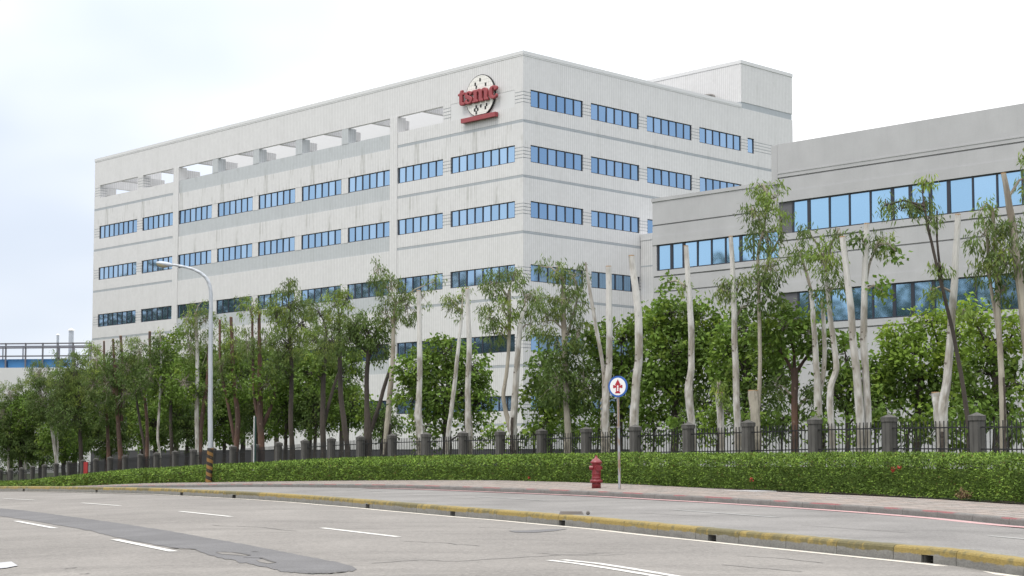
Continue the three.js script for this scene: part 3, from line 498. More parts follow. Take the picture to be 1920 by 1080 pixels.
// ------------------------------------------------------------------ fence
const POSTPX = [1831, 1666.5, 1527, 1402, 1290, 1190.5, 1099, 1015.5, 938, 868, 799, 735.5, 676.5, 622, 572.5, 523, 479, 438, 400, 364, 330, 295, 265, 236.5, 208.5, 182, 158, 132, 108, 86, 64, 43.5, 23, 4, -14, -32, 2045, 2320];
{
  const fence = thing('boundary_fence', 'dark iron picket fence between square concrete posts behind the hedge', 'fence');
  const conc = mat({ map: rep(tex(256, 256, (u, v) => { const k = 0.75 + 0.5 * fbm(u * 8, v * 8, 401, 5, 8, 8) - 0.3 * sm(0.5, 0.75, fbm(u * 16, v * 2, 407, 3, 16, 2)); return lin(0.088 * k, 0.085 * k, 0.080 * k); }), 1, 0.7), roughness: 0.95 });
  const px = POSTPX.slice().sort((a, b) => b - a), pos = px.map(x => { const z = fzF(x); return new THREE.Vector3(...pt(x, z, fyF(x))); });
  const capG = new THREE.ConeGeometry(0.24, 0.1, 4); capG.rotateY(Math.PI / 4);
  const pg = new GB(); pg.box(-0.14, 0.14, 0, POST - 0.2, -0.14, 0.14); pg.box(-0.165, 0.165, POST - 0.2, POST - 0.08, -0.165, 0.165); const postG = pg.geo();
  const pk = new GB(); pk.box(-0.011, 0.011, 0.12, POST - 0.2, -0.011, 0.011); const pkG = pk.geo(); let count = 0; const rest = [];
  pos.forEach((p, i) => {
    const q = pos[i + 1] ?? p.clone().add(p.clone().sub(pos[i - 1])), d = q.clone().sub(p), yaw = Math.atan2(-d.z, d.x);
    const o = part('post', postG, conc, fence); o.position.copy(p); o.rotation.y = yaw; const c = part('cap', capG, conc, o); c.position.y = POST - 0.03;
    if (!pos[i + 1]) return; const len = d.length(), n = Math.round(len / 0.145), dir = d.clone().normalize();
    const vis = px[i] < 1990;
    for (const y of [0.16, 1.05, POST - 0.38]) { const g = new GB(); g.box(0.14, len - 0.14, y - 0.018, y + 0.018, -0.016, 0.016); const r = part('rail', g.geo(), M.iron, fence); r.position.copy(p); r.rotation.set(0, yaw, 0); r.quaternion.setFromUnitVectors(new THREE.Vector3(1, 0, 0), dir); }
    for (let k = 1; k < n; k++) { const w = p.clone().lerp(q, k / n); if (Math.abs(k / n - 0.5) > 0.5 - 0.17 / len) continue; if (vis && count < 300) { const o2 = part('picket', pkG, M.iron, fence); o2.position.copy(w); o2.rotation.y = yaw; count++; } else { const g = pkG.clone(); g.rotateY(yaw); g.translate(w.x, w.y, w.z); rest.push(g); } }
  });
  part('distant_pickets', mergeGeometries(rest), M.iron, fence, 'stuff');
}
// ------------------------------------------------------------------ foliage
class Leaves {
  constructor() { this.p = []; this.c = []; }
  leaf(x, y, z, dx, dy, dz, len, wid, col, single) {   // a folded kite
    const l = Math.hypot(dx, dy, dz) || 1; dx /= l; dy /= l; dz /= l;
    let sx = gau(), sy = gau() * 0.6, sz = gau(); const d = sx * dx + sy * dy + sz * dz; sx -= d * dx; sy -= d * dy; sz -= d * dz; const m = (wid / 2) / (Math.hypot(sx, sy, sz) || 1); sx *= m; sy *= m; sz *= m;
    const mx = x + dx * len * 0.45, my = y + dy * len * 0.45, mz = z + dz * len * 0.45, tx = x + dx * len, ty = y + dy * len - len * 0.08, tz = z + dz * len;
    if (single) { this.p.push(x + sx, y + sy, z + sz, x - sx, y - sy, z - sz, tx, ty, tz); for (let i = 0; i < 3; i++) this.c.push(...col); return; }
    this.p.push(x, y, z, mx + sx, my + sy, mz + sz, tx, ty, tz, x, y, z, tx, ty, tz, mx - sx, my - sy, mz - sz); for (let i = 0; i < 6; i++) this.c.push(...col);
  }
  geo() { const g = new THREE.BufferGeometry(); g.setAttribute('position', new THREE.Float32BufferAttribute(this.p, 3)); g.setAttribute('color', new THREE.Float32BufferAttribute(this.c, 3)); g.setAttribute('uv', new THREE.Float32BufferAttribute(new Float32Array(this.p.length / 3 * 2), 2)); g.computeVertexNormals(); return g; }
}
const leafM = new THREE.MeshPhysicalMaterial({ vertexColors: true, roughness: 0.8, specularIntensity: 0.3, transmission: 0.4, thickness: 0, side: THREE.DoubleSide });
const hedgeM = new THREE.MeshPhysicalMaterial({ vertexColors: true, roughness: 0.75, specularIntensity: 0.35, side: THREE.DoubleSide });
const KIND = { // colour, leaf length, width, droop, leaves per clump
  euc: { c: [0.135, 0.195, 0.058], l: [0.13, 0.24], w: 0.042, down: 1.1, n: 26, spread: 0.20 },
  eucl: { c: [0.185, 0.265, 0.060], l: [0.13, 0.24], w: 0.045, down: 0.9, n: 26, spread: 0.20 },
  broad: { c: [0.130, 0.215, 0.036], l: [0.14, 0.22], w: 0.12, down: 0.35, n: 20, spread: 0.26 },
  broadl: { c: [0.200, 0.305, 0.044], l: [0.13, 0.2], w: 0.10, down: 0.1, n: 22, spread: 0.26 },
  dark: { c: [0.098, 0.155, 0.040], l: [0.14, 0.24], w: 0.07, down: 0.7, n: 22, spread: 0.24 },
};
function tube(g, pts, rad, seg = 7, cap = true, top = null) { // pts Vector3[], rad number[]; uv in metres
  const n = pts.length; let prev = null, L = 0, pc = null;
  for (let i = 0; i < n; i++) {
    const t = (pts[Math.min(n - 1, i + 1)].clone().sub(pts[Math.max(0, i - 1)])).normalize(), a = Math.abs(t.y) > 0.9 ? new THREE.Vector3(1, 0, 0) : new THREE.Vector3(0, 1, 0), u = a.clone().cross(t).normalize(), v = t.clone().cross(u);
    const ring = []; for (let k = 0; k <= seg; k++) { const th = k / seg * 2 * Math.PI, r = rad[i] * (1 + 0.07 * Math.sin(th * 3 + i * 1.3)); const q = pts[i].clone().addScaledVector(u, Math.cos(th) * r).addScaledVector(v, Math.sin(th) * r); ring.push([q.x, q.y, q.z]); }
    if (i) L += pts[i].distanceTo(pts[i - 1]);
    const uvs = ring.map((_, k) => [k / seg * 1.0, L]);
    if (prev) for (let k = 0; k < seg; k++) if (!top || i / (n - 1) <= top[k]) g.quad(prev[k], prev[k + 1], ring[k + 1], ring[k], pc[k], pc[k + 1], uvs[k + 1], uvs[k]);
    prev = ring; pc = uvs;
  }
  if (cap) for (let k = 0; k < seg; k++) { const e = pts[n - 1]; g.tri([e.x, e.y, e.z], prev[k], prev[k + 1], [0.5, 0.5], [0, 0], [1, 0]); }
}
const smoothN = g => { const m = g; m.deleteAttribute('normal'); const n = m; n.computeVertexNormals(); return n; };
const barkTex = (a, b, c, s, sc) => rep(tex(256, 1024, (u, v) => { const n = fbm(u * 3, v * 24, s, 5, 3, 24), p = sm(0.5 - sc, 0.72, fbm(u * 2, v * 9 + 0.6 * fbm(u * 2, v * 4, s + 3, 3, 2, 4), s + 8, 5, 2, 9)), k = 0.84 + 0.3 * (n - 0.5) + 0.14 * (vn(u * 30, v * 60, s + 4, 30, 60) - 0.5), sp = sm(0.79, 0.84, fbm(u * 4, v * 40, s + 15, 3, 4, 40)); return lin(...[0, 1, 2].map(i => lerp(lerp(a[i], b[i], p), c[i], sp) * k)); }), 1, 0.12);
const BARK = {
  pale: mat({ map: barkTex([0.58, 0.572, 0.55], [0.30, 0.275, 0.235], [0.13, 0.11, 0.09], 501, 0.05), roughness: 0.85 }),
  tan: mat({ map: barkTex([0.38, 0.35, 0.29], [0.20, 0.17, 0.135], [0.10, 0.08, 0.065], 521, 0.08), roughness: 0.9 }),
  dark: mat({ map: barkTex([0.075, 0.062, 0.052], [0.045, 0.038, 0.033], [0.12, 0.10, 0.085], 541, 0.1), roughness: 0.95 }),
  red: mat({ map: barkTex([0.15, 0.085, 0.062], [0.085, 0.055, 0.045], [0.2, 0.15, 0.12], 561, 0.1), roughness: 0.95 }),
};
const cutM = mat({ color: rgb(0.34, 0.22, 0.12), roughness: 0.9 });
const GB_Y = px => fyF(px) - 0.05;
function crownBlob(lv, tw, from, c, rx, ry, rz, kind, dens) {
  const K = KIND[kind], n = Math.max(4, Math.round(dens * 13 * Math.pow(rx * ry * rz, 0.62) / 0.25));
  for (let i = 0; i < n; i++) {
    let a, b, d, r; do { a = rr(-1, 1); b = rr(-1, 1); d = rr(-1, 1); r = Math.hypot(a, b, d); } while (r > 1 || r < 0.02); const q = Math.pow(r, 0.55) / r; a *= q; b *= q; d *= q;
    const wob = 0.8 + 0.35 * vn(a * 2 + c.x, b * 2 + d * 2 + c.y, 7); const x = c.x + a * rx * wob, y = c.y + b * ry * wob, z = c.z + d * rz * wob;
    const tone = rr(0.65, 1.3), yel = rnd() < 0.2 ? 1.3 : 1, col = [K.c[0] * tone * yel, K.c[1] * tone * (yel > 1 ? 1.15 : 1), K.c[2] * tone];
    if (rnd() < 0.6) { const m = new THREE.Vector3(lerp(from.x, x, 0.5), lerp(from.y, y, 0.55) + 0.1, lerp(from.z, z, 0.5)); tube(tw, [new THREE.Vector3(from.x + gau() * rx * 0.15, from.y + gau() * ry * 0.2, from.z), m, new THREE.Vector3(x, y, z)], [0.018, 0.012, 0.006], 3, false); }
    const S = K.spread, N = K.n;
    for (let k = 0; k < N; k++) { const lx = x + gau() * S, ly = y + gau() * S * 0.9, lz = z + gau() * S; lv.leaf(lx, ly, lz, gau() + a * 0.4, gau() * 0.8 - K.down, gau() + d * 0.4, rr(K.l[0], K.l[1]), K.w * rr(0.75, 1.25), col); }
  }
}
/* trunks: lists of [px, py, width px] from the ground up; crowns: [px, py, rx px, ry px, kind, density, depth shift m] */
const ROUGH = { 1768: [778, 'dark', 25], 1880: [690, 'dark', 16], 964: [770, 'dark', 19], 879: [742, 'tan', 15], 722: [770, 'dark', 16], 790: [778, 'tan', 17], 1534: [745, 'dark', 20], 1136: [735, 'tan', 18], 1066: [790, 'tan', 17], 1614: [805, 'tan', 20], 1385: [800, 'tan', 18] };
function tree(name, label, group, dz, bark, trunks, crowns, cuts = true) {
  const b0 = trunks[0][0], z0 = fzF(b0[0]) + dz, base = V((b0[0] - 960) / F * z0, GB_Y(b0[0]), z0), t = thing(name, label, 'tree', group, base);
  const brg = new GB(); let anyBr = false; const ends = [];
  trunks.forEach((tk, ti) => {
    const g = new GB(), br = tk.bark ?? bark, pts = [], rad = [], drift = gau() * 0.35;
    const raw = tk.map((q, i) => { const p = at(q[0], q[1], z0 + drift * i / tk.length + (ti ? 0.1 * ti : 0)).sub(base); return { p, r: q[2] / 2 * z0 / F * (br === 'pale' ? 0.9 : br === 'dark' ? 0.8 : 0.86) }; });
    if (!tk.fork) { const f = raw[0]; raw.unshift({ p: new THREE.Vector3(f.p.x + gau() * 0.05, -0.3, f.p.z), r: f.r * 1.18 }); }
    const cv = new THREE.CatmullRomCurve3(raw.map(q => q.p), false, 'centripetal'), N = Math.max(8, raw.length * 4);
    for (let i = 0; i <= N; i++) { const u = i / N, s = u * (raw.length - 1), k = Math.min(raw.length - 2, Math.floor(s)); const p = cv.getPoint(u); p.x += gau() * 0.004; pts.push(p); rad.push(lerp(raw[k].r, raw[k + 1].r, s - k) * (1 + gau() * 0.02)); }
    tube(g, pts, rad, 10); const o = part(ti ? 'stem' : 'trunk', g.geo(), BARK[br], t);
    const e = pts[pts.length - 1]; ends.push(e); if (cuts && !tk.nocut) { const c = part('cut_end', new THREE.CylinderGeometry(rad[rad.length - 1] * 0.98, rad[rad.length - 1], 0.03, 10), cutM, o); c.position.copy(e); c.position.y += 0.012; }
    tk.pts = pts;
  });
  const rg = ROUGH[b0[0]]; if (rg && name === 'gum_tree') { // old dark bark still clinging to the foot
    const pts = trunks[0].pts, yt = at(b0[0], rg[0], z0).y - base.y, sel = pts.filter(p => p.y < yt), g = new GB(), rr0 = rg[2] / 2 * z0 / F;
    if (sel.length > 2) { const fine = []; for (let i = 0; i < sel.length - 1; i++) for (let k = 0; k < 4; k++) fine.push(sel[i].clone().lerp(sel[i + 1], k / 4)); const tp = Array.from({ length: 12 }, (_, k) => clamp(0.5 + 0.3 * Math.sin(k * 1.05 + b0[0]) + rr(-0.2, 0.28), 0.2, 1)); tube(g, fine, fine.map((p, i) => rr0 * (1 + gau() * 0.02)), 12, false, tp); part('rough_bark', g.geo(), BARK[rg[1]], t); } }
  if (crowns.length) {
    const lv = new Leaves(), tw = new GB();
    for (const c of crowns) {
      const z = z0 + (c[6] ?? gau() * 0.25), p = at(c[0], c[1], z).sub(base), rx = c[2] * z / F, ry = c[3] * z / F, rz = Math.max(0.35, Math.min(rx * 1.05, 2.2));
      let from = null, bd = 1e9; for (const tk of trunks) for (const q of tk.pts) { const d = Math.hypot(q.x - p.x, (q.y - (p.y - ry * 0.7)) * 1.0, q.z - p.z); if (d < bd && q.y > 0.6) { bd = d; from = q; } }
      const mid = from.clone().lerp(p, 0.55); mid.y += 0.15; tube(tw, [from, mid, p], [0.045, 0.034, 0.02], 6, false);
      crownBlob(lv, tw, p, p, rx, ry, rz, c[4], c[5] ?? 1);
    }
    part('crown', lv.geo(), leafM, t); part('branches', tw.geo(), BARK[bark === 'dark' ? 'dark' : 'tan'], t, 'stuff');
  }
  return t;
}
const T = (pts, o) => Object.assign(pts, o);
const G1 = 'topped gum trees along the fence';
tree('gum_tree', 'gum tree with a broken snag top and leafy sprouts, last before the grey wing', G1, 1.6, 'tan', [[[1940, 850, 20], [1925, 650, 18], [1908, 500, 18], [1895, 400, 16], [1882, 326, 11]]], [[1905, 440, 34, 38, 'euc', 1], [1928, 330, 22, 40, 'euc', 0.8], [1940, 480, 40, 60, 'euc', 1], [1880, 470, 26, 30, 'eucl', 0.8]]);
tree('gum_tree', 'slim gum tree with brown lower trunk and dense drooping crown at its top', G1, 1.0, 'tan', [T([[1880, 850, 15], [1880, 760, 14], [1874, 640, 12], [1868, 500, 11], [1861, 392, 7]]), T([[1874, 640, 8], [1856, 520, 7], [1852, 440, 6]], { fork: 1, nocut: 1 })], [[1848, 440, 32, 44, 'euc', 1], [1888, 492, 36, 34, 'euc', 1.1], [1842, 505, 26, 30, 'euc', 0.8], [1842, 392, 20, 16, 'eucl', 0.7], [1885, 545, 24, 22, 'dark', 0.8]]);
tree('gum_tree', 'white topped gum trunk rising above a sawn orange stump', G1, 0.8, 'pale', [T([[1768, 850, 21], [1768, 770, 20], [1777, 700, 17], [1783, 620, 16], [1790, 520, 15], [1796, 403, 12]]), T([[1764, 850, 19], [1760, 780, 20], [1757, 737, 23]])], [[1804, 590, 7, 12, 'eucl', 0.5], [1745, 545, 12, 10, 'eucl', 0.4]]);
tree('gum_tree', 'leaning dark stemmed gum with a sparse spreading crown, beside a white topped trunk', G1, 1.3, 'dark', [T([[1818, 850, 12], [1815, 790, 12], [1803, 710, 10], [1786, 620, 9], [1768, 545, 8], [1750, 470, 7], [1735, 400, 6], [1730, 362, 3]], { nocut: 1 }), T([[1768, 545, 7], [1757, 450, 5], [1757, 395, 4]], { fork: 1, nocut: 1 })], [[1728, 385, 24, 26, 'euc', 0.9], [1690, 392, 28, 22, 'euc', 0.75], [1662, 385, 18, 18, 'euc', 0.6], [1745, 412, 16, 18, 'euc', 0.6], [1765, 500, 12, 14, 'euc', 0.5], [1735, 350, 10, 12, 'eucl', 0.6]]);
tree('gum_tree', 'pair of tall white topped gum trunks rising from one base', G1, 0.8, 'pale', [T([[1614, 850, 17], [1612, 770, 18], [1602, 660, 16], [1592, 550, 14], [1580, 445, 13]]), T([[1626, 850, 14], [1627, 760, 15], [1620, 650, 15], [1621, 540, 13], [1625, 420, 12]]), T([[1622, 540, 6], [1632, 490, 5], [1645, 460, 4]], { fork: 1, nocut: 1 })], [[1652, 458, 26, 22, 'euc', 0.8], [1678, 470, 12, 14, 'broad', 0.4], [1618, 452, 12, 22, 'dark', 0.5], [1652, 545, 8, 12, 'broad', 0.35]]);
tree('gum_tree', 'white gum with a snaking bent trunk and a full leafy crown', G1, 0.6, 'pale', [T([[1562, 850, 13], [1557, 770, 14], [1557, 730, 14], [1568, 690, 13], [1563, 640, 12], [1554, 570, 10], [1548, 500, 8]], { nocut: 1 })], [[1545, 480, 34, 44, 'eucl', 1.2], [1560, 540, 26, 34, 'euc', 1], [1572, 430, 24, 14, 'euc', 0.7], [1520, 440, 20, 22, 'euc', 0.6]]);
tree('gum_tree', 'forked gum with dark base and two whitish stems inside a hanging crown', G1, 2.2, 'pale', [T([[1534, 850, 17], [1534, 760, 17], [1531, 690, 13], [1526, 610, 11], [1521, 545, 9]]), T([[1536, 740, 11], [1545, 690, 10], [1545, 620, 9], [1541, 560, 8]], { fork: 1 })], [[1505, 490, 20, 34, 'euc', 0.8], [1492, 460, 14, 26, 'euc', 0.6], [1530, 560, 20, 26, 'dark', 0.6]]);
tree('shade_tree', 'squat broadleaf with many pruned brown branches spreading from a short trunk', 'broadleaf trees behind the fence', 3.0, 'red', [T([[1490, 850, 15], [1490, 740, 15], [1490, 690, 16]]), T([[1488, 700, 9], [1470, 668, 6], [1450, 650, 5]], { fork: 1, nocut: 1 }), T([[1492, 700, 9], [1512, 670, 6], [1525, 655, 5]], { fork: 1, nocut: 1 }), T([[1490, 700, 8], [1488, 660, 6], [1480, 630, 5]], { fork: 1, nocut: 1 })], [[1470, 610, 44, 46, 'broad', 1.2], [1515, 625, 40, 46, 'broad', 1.2], [1440, 640, 34, 40, 'broad', 1], [1540, 660, 26, 36, 'broad', 0.8], [1455, 720, 30, 40, 'dark', 0.9], [1525, 745, 30, 40, 'dark', 0.8]], false);
tree('gum_tree', 'thin gum stem on a thick sawn stump carrying a tall feathery crown', G1, 0.9, 'tan', [T([[1420, 850, 20], [1417, 790, 21], [1412, 733, 23]]), T([[1420, 790, 10], [1425, 700, 9], [1423, 560, 8], [1422, 470, 7], [1434, 420, 5], [1440, 350, 3]], { fork: 1, nocut: 1 }), T([[1423, 540, 6], [1445, 480, 5], [1465, 440, 4]], { fork: 1, nocut: 1 })], [[1425, 348, 22, 30, 'eucl', 1], [1415, 400, 26, 30, 'euc', 1.1], [1455, 370, 22, 34, 'eucl', 0.8], [1430, 445, 36, 30, 'euc', 1.2], [1465, 415, 18, 26, 'eucl', 0.7], [1448, 500, 30, 36, 'euc', 1], [1440, 555, 28, 34, 'dark', 1], [1405, 520, 14, 24, 'euc', 0.6]]);
tree('gum_tree', 'straight pale topped gum trunk with one dark leafy clump halfway up', G1, 0.7, 'pale', [T([[1385, 850, 16], [1382, 770, 15], [1378, 650, 13], [1376, 560, 12], [1370, 444, 9]])], [[1378, 545, 32, 26, 'euc', 1.1], [1350, 545, 18, 16, 'euc', 0.7], [1400, 575, 22, 30, 'dark', 0.8]]);
tree('gum_stump', 'short pale gum stump with green sprouts at its sawn top', G1, 1.0, 'pale', [T([[1354, 850, 13], [1352, 800, 14], [1348, 737, 16]])], [[1347, 722, 15, 12, 'eucl', 1], [1356, 752, 9, 14, 'eucl', 0.6]]);
tree('gum_tree', 'pale topped gum trunk with a swollen knot low down and jagged top', G1, 0.8, 'pale', [T([[1300, 850, 14], [1297, 790, 15], [1291, 735, 18], [1296, 690, 14], [1296, 620, 13], [1292, 550, 12], [1286, 462, 10]])], [[1250, 530, 10, 16, 'broad', 0.5, 0.8], [1282, 540, 7, 8, 'eucl', 0.4]]);
tree('gum_tree', 'thick smooth white topped gum trunk leaning over the fire hydrant sign', G1, 0.7, 'pale', [T([[1189, 850, 18], [1189, 790, 19], [1192, 730, 18], [1198, 660, 17], [1196, 580, 16], [1190, 530, 15], [1184, 480, 13]])], []);
tree('gum_tree', 'white gum forking low into one thick upright and one thin leaning stem', G1, 0.8, 'pale', [T([[1136, 850, 16], [1135, 790, 17], [1136, 745, 16], [1142, 680, 14], [1142, 600, 13], [1141, 500, 12]]), T([[1134, 745, 11], [1131, 690, 8], [1117, 610, 8], [1106, 545, 7], [1098, 492, 4]], { fork: 1, nocut: 1 })], []);
tree('gum_tree', 'tan gum trunk carrying a broad curtain of drooping foliage', G1, 0.9, 'tan', [T([[1066, 850, 15], [1063, 770, 14], [1060, 680, 13], [1057, 600, 12], [1056, 520, 8]], { nocut: 1 }), T([[1060, 640, 6], [1075, 590, 5], [1085, 550, 4]], { fork: 1, nocut: 1 })], [[1045, 510, 22, 30, 'euc', 0.9], [1075, 520, 24, 34, 'euc', 1], [1065, 570, 38, 34, 'euc', 1.2], [1025, 600, 28, 40, 'euc', 1.1], [1085, 630, 26, 46, 'euc', 1.1], [1055, 650, 36, 36, 'dark', 1.1], [1015, 500, 10, 20, 'euc', 0.6], [1045, 720, 44, 50, 'dark', 1.1], [1095, 720, 34, 46, 'dark', 1], [1010, 560, 16, 24, 'euc', 0.7]]);
tree('gum_tree', 'twin stemmed gum, one stem wavy and dark, one pale, under a loose crown', G1, 0.8, 'tan', [T([[964, 850, 16], [962, 800, 17], [966, 740, 14], [971, 660, 12], [980, 590, 9], [990, 570, 5]], { bark: 'pale', nocut: 1 }), T([[958, 810, 12], [948, 770, 10], [944, 742, 9], [951, 690, 8], [955, 620, 8], [955, 545, 7]], { fork: 1 })], [[930, 535, 30, 34, 'euc', 1.1], [962, 525, 26, 22, 'euc', 0.9], [915, 595, 22, 34, 'euc', 0.9], [945, 585, 28, 34, 'eucl', 1], [985, 560, 24, 34, 'euc', 0.8], [925, 625, 22, 26, 'euc', 0.7], [995, 610, 20, 30, 'euc', 0.7]]);
tree('gum_tree', 'slim straight pale topped gum trunk beside a large round shade tree', G1, 0.7, 'pale', [T([[879, 850, 13], [878, 780, 13], [877, 735, 12], [880, 650, 11], [878, 600, 10], [876, 542, 9]])], []);
tree('gum_tree', 'thin white leaning gum stem ending in a small ragged crown', G1, 0.7, 'pale', [T([[838, 850, 9], [841, 810, 10], [850, 740, 9], [858, 665, 8], [866, 590, 6]], { nocut: 1 })], [[858, 580, 18, 24, 'euc', 0.8], [842, 560, 12, 22, 'euc', 0.6], [868, 545, 12, 16, 'eucl', 0.5]]);
tree('gum_tree', 'white topped gum trunk with a brown burl near its foot', G1, 0.7, 'pale', [T([[790, 850, 14], [788, 810, 15], [784, 775, 16], [786, 740, 12], [787, 650, 11], [785, 545, 9]])], []);
tree('gum_tree', 'mottled gum with a dark peeling base and dark crown leaning over its neighbour', G1, 1.2, 'tan', [T([[722, 850, 13], [727, 790, 13], [731, 740, 12], [737, 670, 10], [738, 610, 9], [742, 570, 6]], { nocut: 1 })], [[705, 510, 20, 24, 'euc', 0.9], [735, 545, 28, 30, 'euc', 1.1], [762, 575, 26, 40, 'euc', 1.1], [725, 590, 26, 30, 'euc', 0.9], [792, 560, 14, 20, 'euc', 0.5], [810, 530, 20, 14, 'eucl', 0.45]]);
const G2 = 'dark trunked trees along the fence';
tree('gum_tree', 'dark trunked tree forking into a wide V just above the fence', G2, 0.9, 'dark', [T([[690, 850, 18], [690, 815, 20], [688, 760, 12], [688, 700, 11], [693, 640, 9]], { nocut: 1 }), T([[694, 810, 12], [708, 770, 10], [722, 720, 9], [732, 690, 7]], { fork: 1, nocut: 1 })], [[690, 620, 30, 40, 'dark', 1.2], [668, 610, 26, 34, 'euc', 1], [710, 650, 28, 34, 'dark', 1], [655, 640, 24, 40, 'dark', 1], [720, 610, 20, 26, 'euc', 0.7]]);
tree('gum_tree', 'dark trunked tree with curved base and narrow bright green crown', G2, 1.0, 'dark', [T([[652, 850, 13], [646, 800, 13], [639, 740, 12], [637, 660, 10], [636, 600, 7]], { nocut: 1 })], [[632, 570, 26, 34, 'eucl', 1.1], [645, 615, 26, 34, 'euc', 1.1], [620, 640, 26, 40, 'euc', 1], [650, 560, 16, 20, 'eucl', 0.6]]);
tree('gum_tree', 'dark tree with straight trunk and leafy crown of upright shoots', G2, 1.4, 'dark', [T([[606, 850, 14], [605, 780, 13], [607, 700, 11], [612, 620, 8]], { nocut: 1 }), T([[606, 800, 9], [620, 745, 8], [634, 700, 6]], { fork: 1, nocut: 1 })], [[600, 590, 26, 36, 'euc', 1], [590, 640, 28, 40, 'eucl', 1], [612, 660, 26, 34, 'euc', 1], [585, 700, 26, 30, 'broad', 0.8]]);
tree('gum_tree', 'tallest full leafy green crown among the dark trunked trees', G2, 1.0, 'dark', [T([[548, 850, 12], [545, 780, 11], [547, 700, 10], [543, 620, 8]], { nocut: 1 })], [[540, 535, 18, 18, 'euc', 1], [545, 575, 42, 34, 'euc', 1.3], [520, 600, 28, 34, 'eucl', 1.1], [565, 610, 34, 34, 'eucl', 1.1], [540, 650, 44, 36, 'euc', 1.3], [525, 690, 30, 28, 'dark', 1]]);
tree('gum_tree', 'cluster of reddish topped trunks standing above light green sprouts', G2, 1.0, 'red', [T([[490, 850, 15], [488, 780, 13], [487, 700, 10], [486, 585, 7]]), T([[486, 800, 9], [477, 740, 7], [474, 660, 6], [473, 590, 5]], { fork: 1 }), T([[492, 800, 9], [512, 750, 8], [520, 690, 7], [522, 650, 5]], { fork: 1 })], [[470, 580, 22, 26, 'eucl', 0.9], [500, 640, 20, 30, 'euc', 0.7], [465, 650, 26, 36, 'euc', 0.9], [500, 720, 30, 40, 'broad', 1], [455, 570, 12, 14, 'eucl', 0.5]]);
tree('gum_tree', 'reddish brown topped trunk in front of light green foliage', G2, 0.9, 'red', [T([[442, 850, 12], [446, 790, 11], [438, 710, 9], [433, 595, 7]]), T([[440, 830, 8], [428, 760, 7], [414, 690, 6], [412, 600, 5]], { fork: 1 })], [[440, 640, 28, 36, 'eucl', 1.1], [420, 680, 28, 36, 'euc', 1], [445, 720, 26, 40, 'broad', 1], [425, 610, 16, 20, 'eucl', 0.6]]);
tree('gum_tree', 'pale slim topped trunk just beside the tall street lamp', G2, 0.8, 'pale', [T([[370, 850, 9], [369, 770, 9], [370, 680, 8], [367, 588, 7]]), T([[374, 850, 12], [378, 790, 10], [388, 720, 8], [392, 650, 6]], { bark: 'red' })], [[350, 600, 22, 26, 'eucl', 0.8], [385, 600, 24, 28, 'euc', 0.9], [355, 650, 26, 36, 'euc', 1], [390, 660, 22, 40, 'euc', 1], [375, 570, 14, 10, 'eucl', 0.5], [345, 720, 30, 40, 'broad', 1.1], [395, 740, 24, 40, 'dark', 0.9]]);
tree('gum_tree', 'thin white bare stem climbing through dark foliage', G2, 1.0, 'pale', [T([[300, 855, 5], [296, 820, 6], [299, 760, 5], [302, 660, 4], [300, 620, 3]], { nocut: 1 }), T([[322, 850, 9], [320, 780, 8], [322, 700, 6]], { bark: 'dark', nocut: 1 })], [[300, 655, 26, 34, 'dark', 1], [325, 640, 20, 28, 'broad', 0.8], [310, 720, 32, 44, 'broad', 1.2], [285, 700, 26, 40, 'dark', 1], [300, 640, 10, 24, 'eucl', 0.4]]);
tree('gum_tree', 'brown topped trunk pair with small tuft of sprouts over the white end bay', G2, 1.0, 'red', [T([[275, 860, 8], [276, 800, 7], [272, 740, 6], [280, 690, 6], [281, 622, 6]]), T([[272, 850, 7], [262, 790, 6], [255, 740, 5], [250, 700, 4]], { bark: 'dark', nocut: 1 }), T([[279, 860, 5], [275, 780, 5], [272, 700, 4]], { bark: 'pale', nocut: 1 })], [[262, 660, 24, 34, 'euc', 1], [247, 640, 10, 20, 'eucl', 0.5], [265, 720, 30, 40, 'dark', 1.1], [240, 690, 22, 34, 'dark', 1]]);
tree('gum_tree', 'leaning reddish topped trunks crowded together in dark foliage', G2, 1.2, 'red', [T([[226, 865, 11], [222, 800, 9], [218, 730, 8], [212, 636, 5]]), T([[222, 800, 7], [214, 740, 6], [210, 690, 5]], { fork: 1, nocut: 1 }), T([[228, 790, 7], [230, 690, 6], [226, 630, 6]], { fork: 1 })], [[220, 690, 26, 34, 'dark', 1], [205, 720, 26, 44, 'dark', 1.1], [235, 740, 30, 44, 'dark', 1.1], [222, 650, 14, 16, 'euc', 0.5]]);
tree('gum_tree', 'slender straight dark topped stem nearest the end of the tiled block', G2, 1.0, 'red', [T([[203, 870, 9], [202, 810, 7], [197, 740, 6], [195, 640, 4]])], [[180, 680, 20, 34, 'eucl', 1], [178, 720, 30, 40, 'euc', 1.2], [190, 770, 30, 40, 'dark', 1.1], [172, 655, 14, 16, 'eucl', 0.7]]);
tree('gum_tree', 'bushy olive tree in front of the distant chimneys', G2, 1.2, 'dark', [T([[152, 870, 10], [150, 800, 9], [148, 720, 7]], { nocut: 1 })], [[140, 690, 30, 34, 'euc', 1.2], [115, 720, 30, 40, 'euc', 1.2], [155, 730, 34, 44, 'eucl', 1.2], [130, 780, 40, 44, 'dark', 1.3], [108, 670, 12, 16, 'euc', 0.6]]);
tree('gum_tree', 'leaning pale thin trunk under a dark round crown by the white plant wall', G2, 1.0, 'pale', [T([[106, 872, 7], [101, 830, 7], [95, 790, 6], [88, 740, 5]], { nocut: 1 }), T([[108, 840, 4], [109, 790, 4]], { nocut: 1 })], [[75, 705, 26, 30, 'euc', 1.2], [80, 750, 34, 40, 'dark', 1.2], [100, 770, 28, 40, 'dark', 1.1], [62, 720, 16, 24, 'euc', 0.8]]);
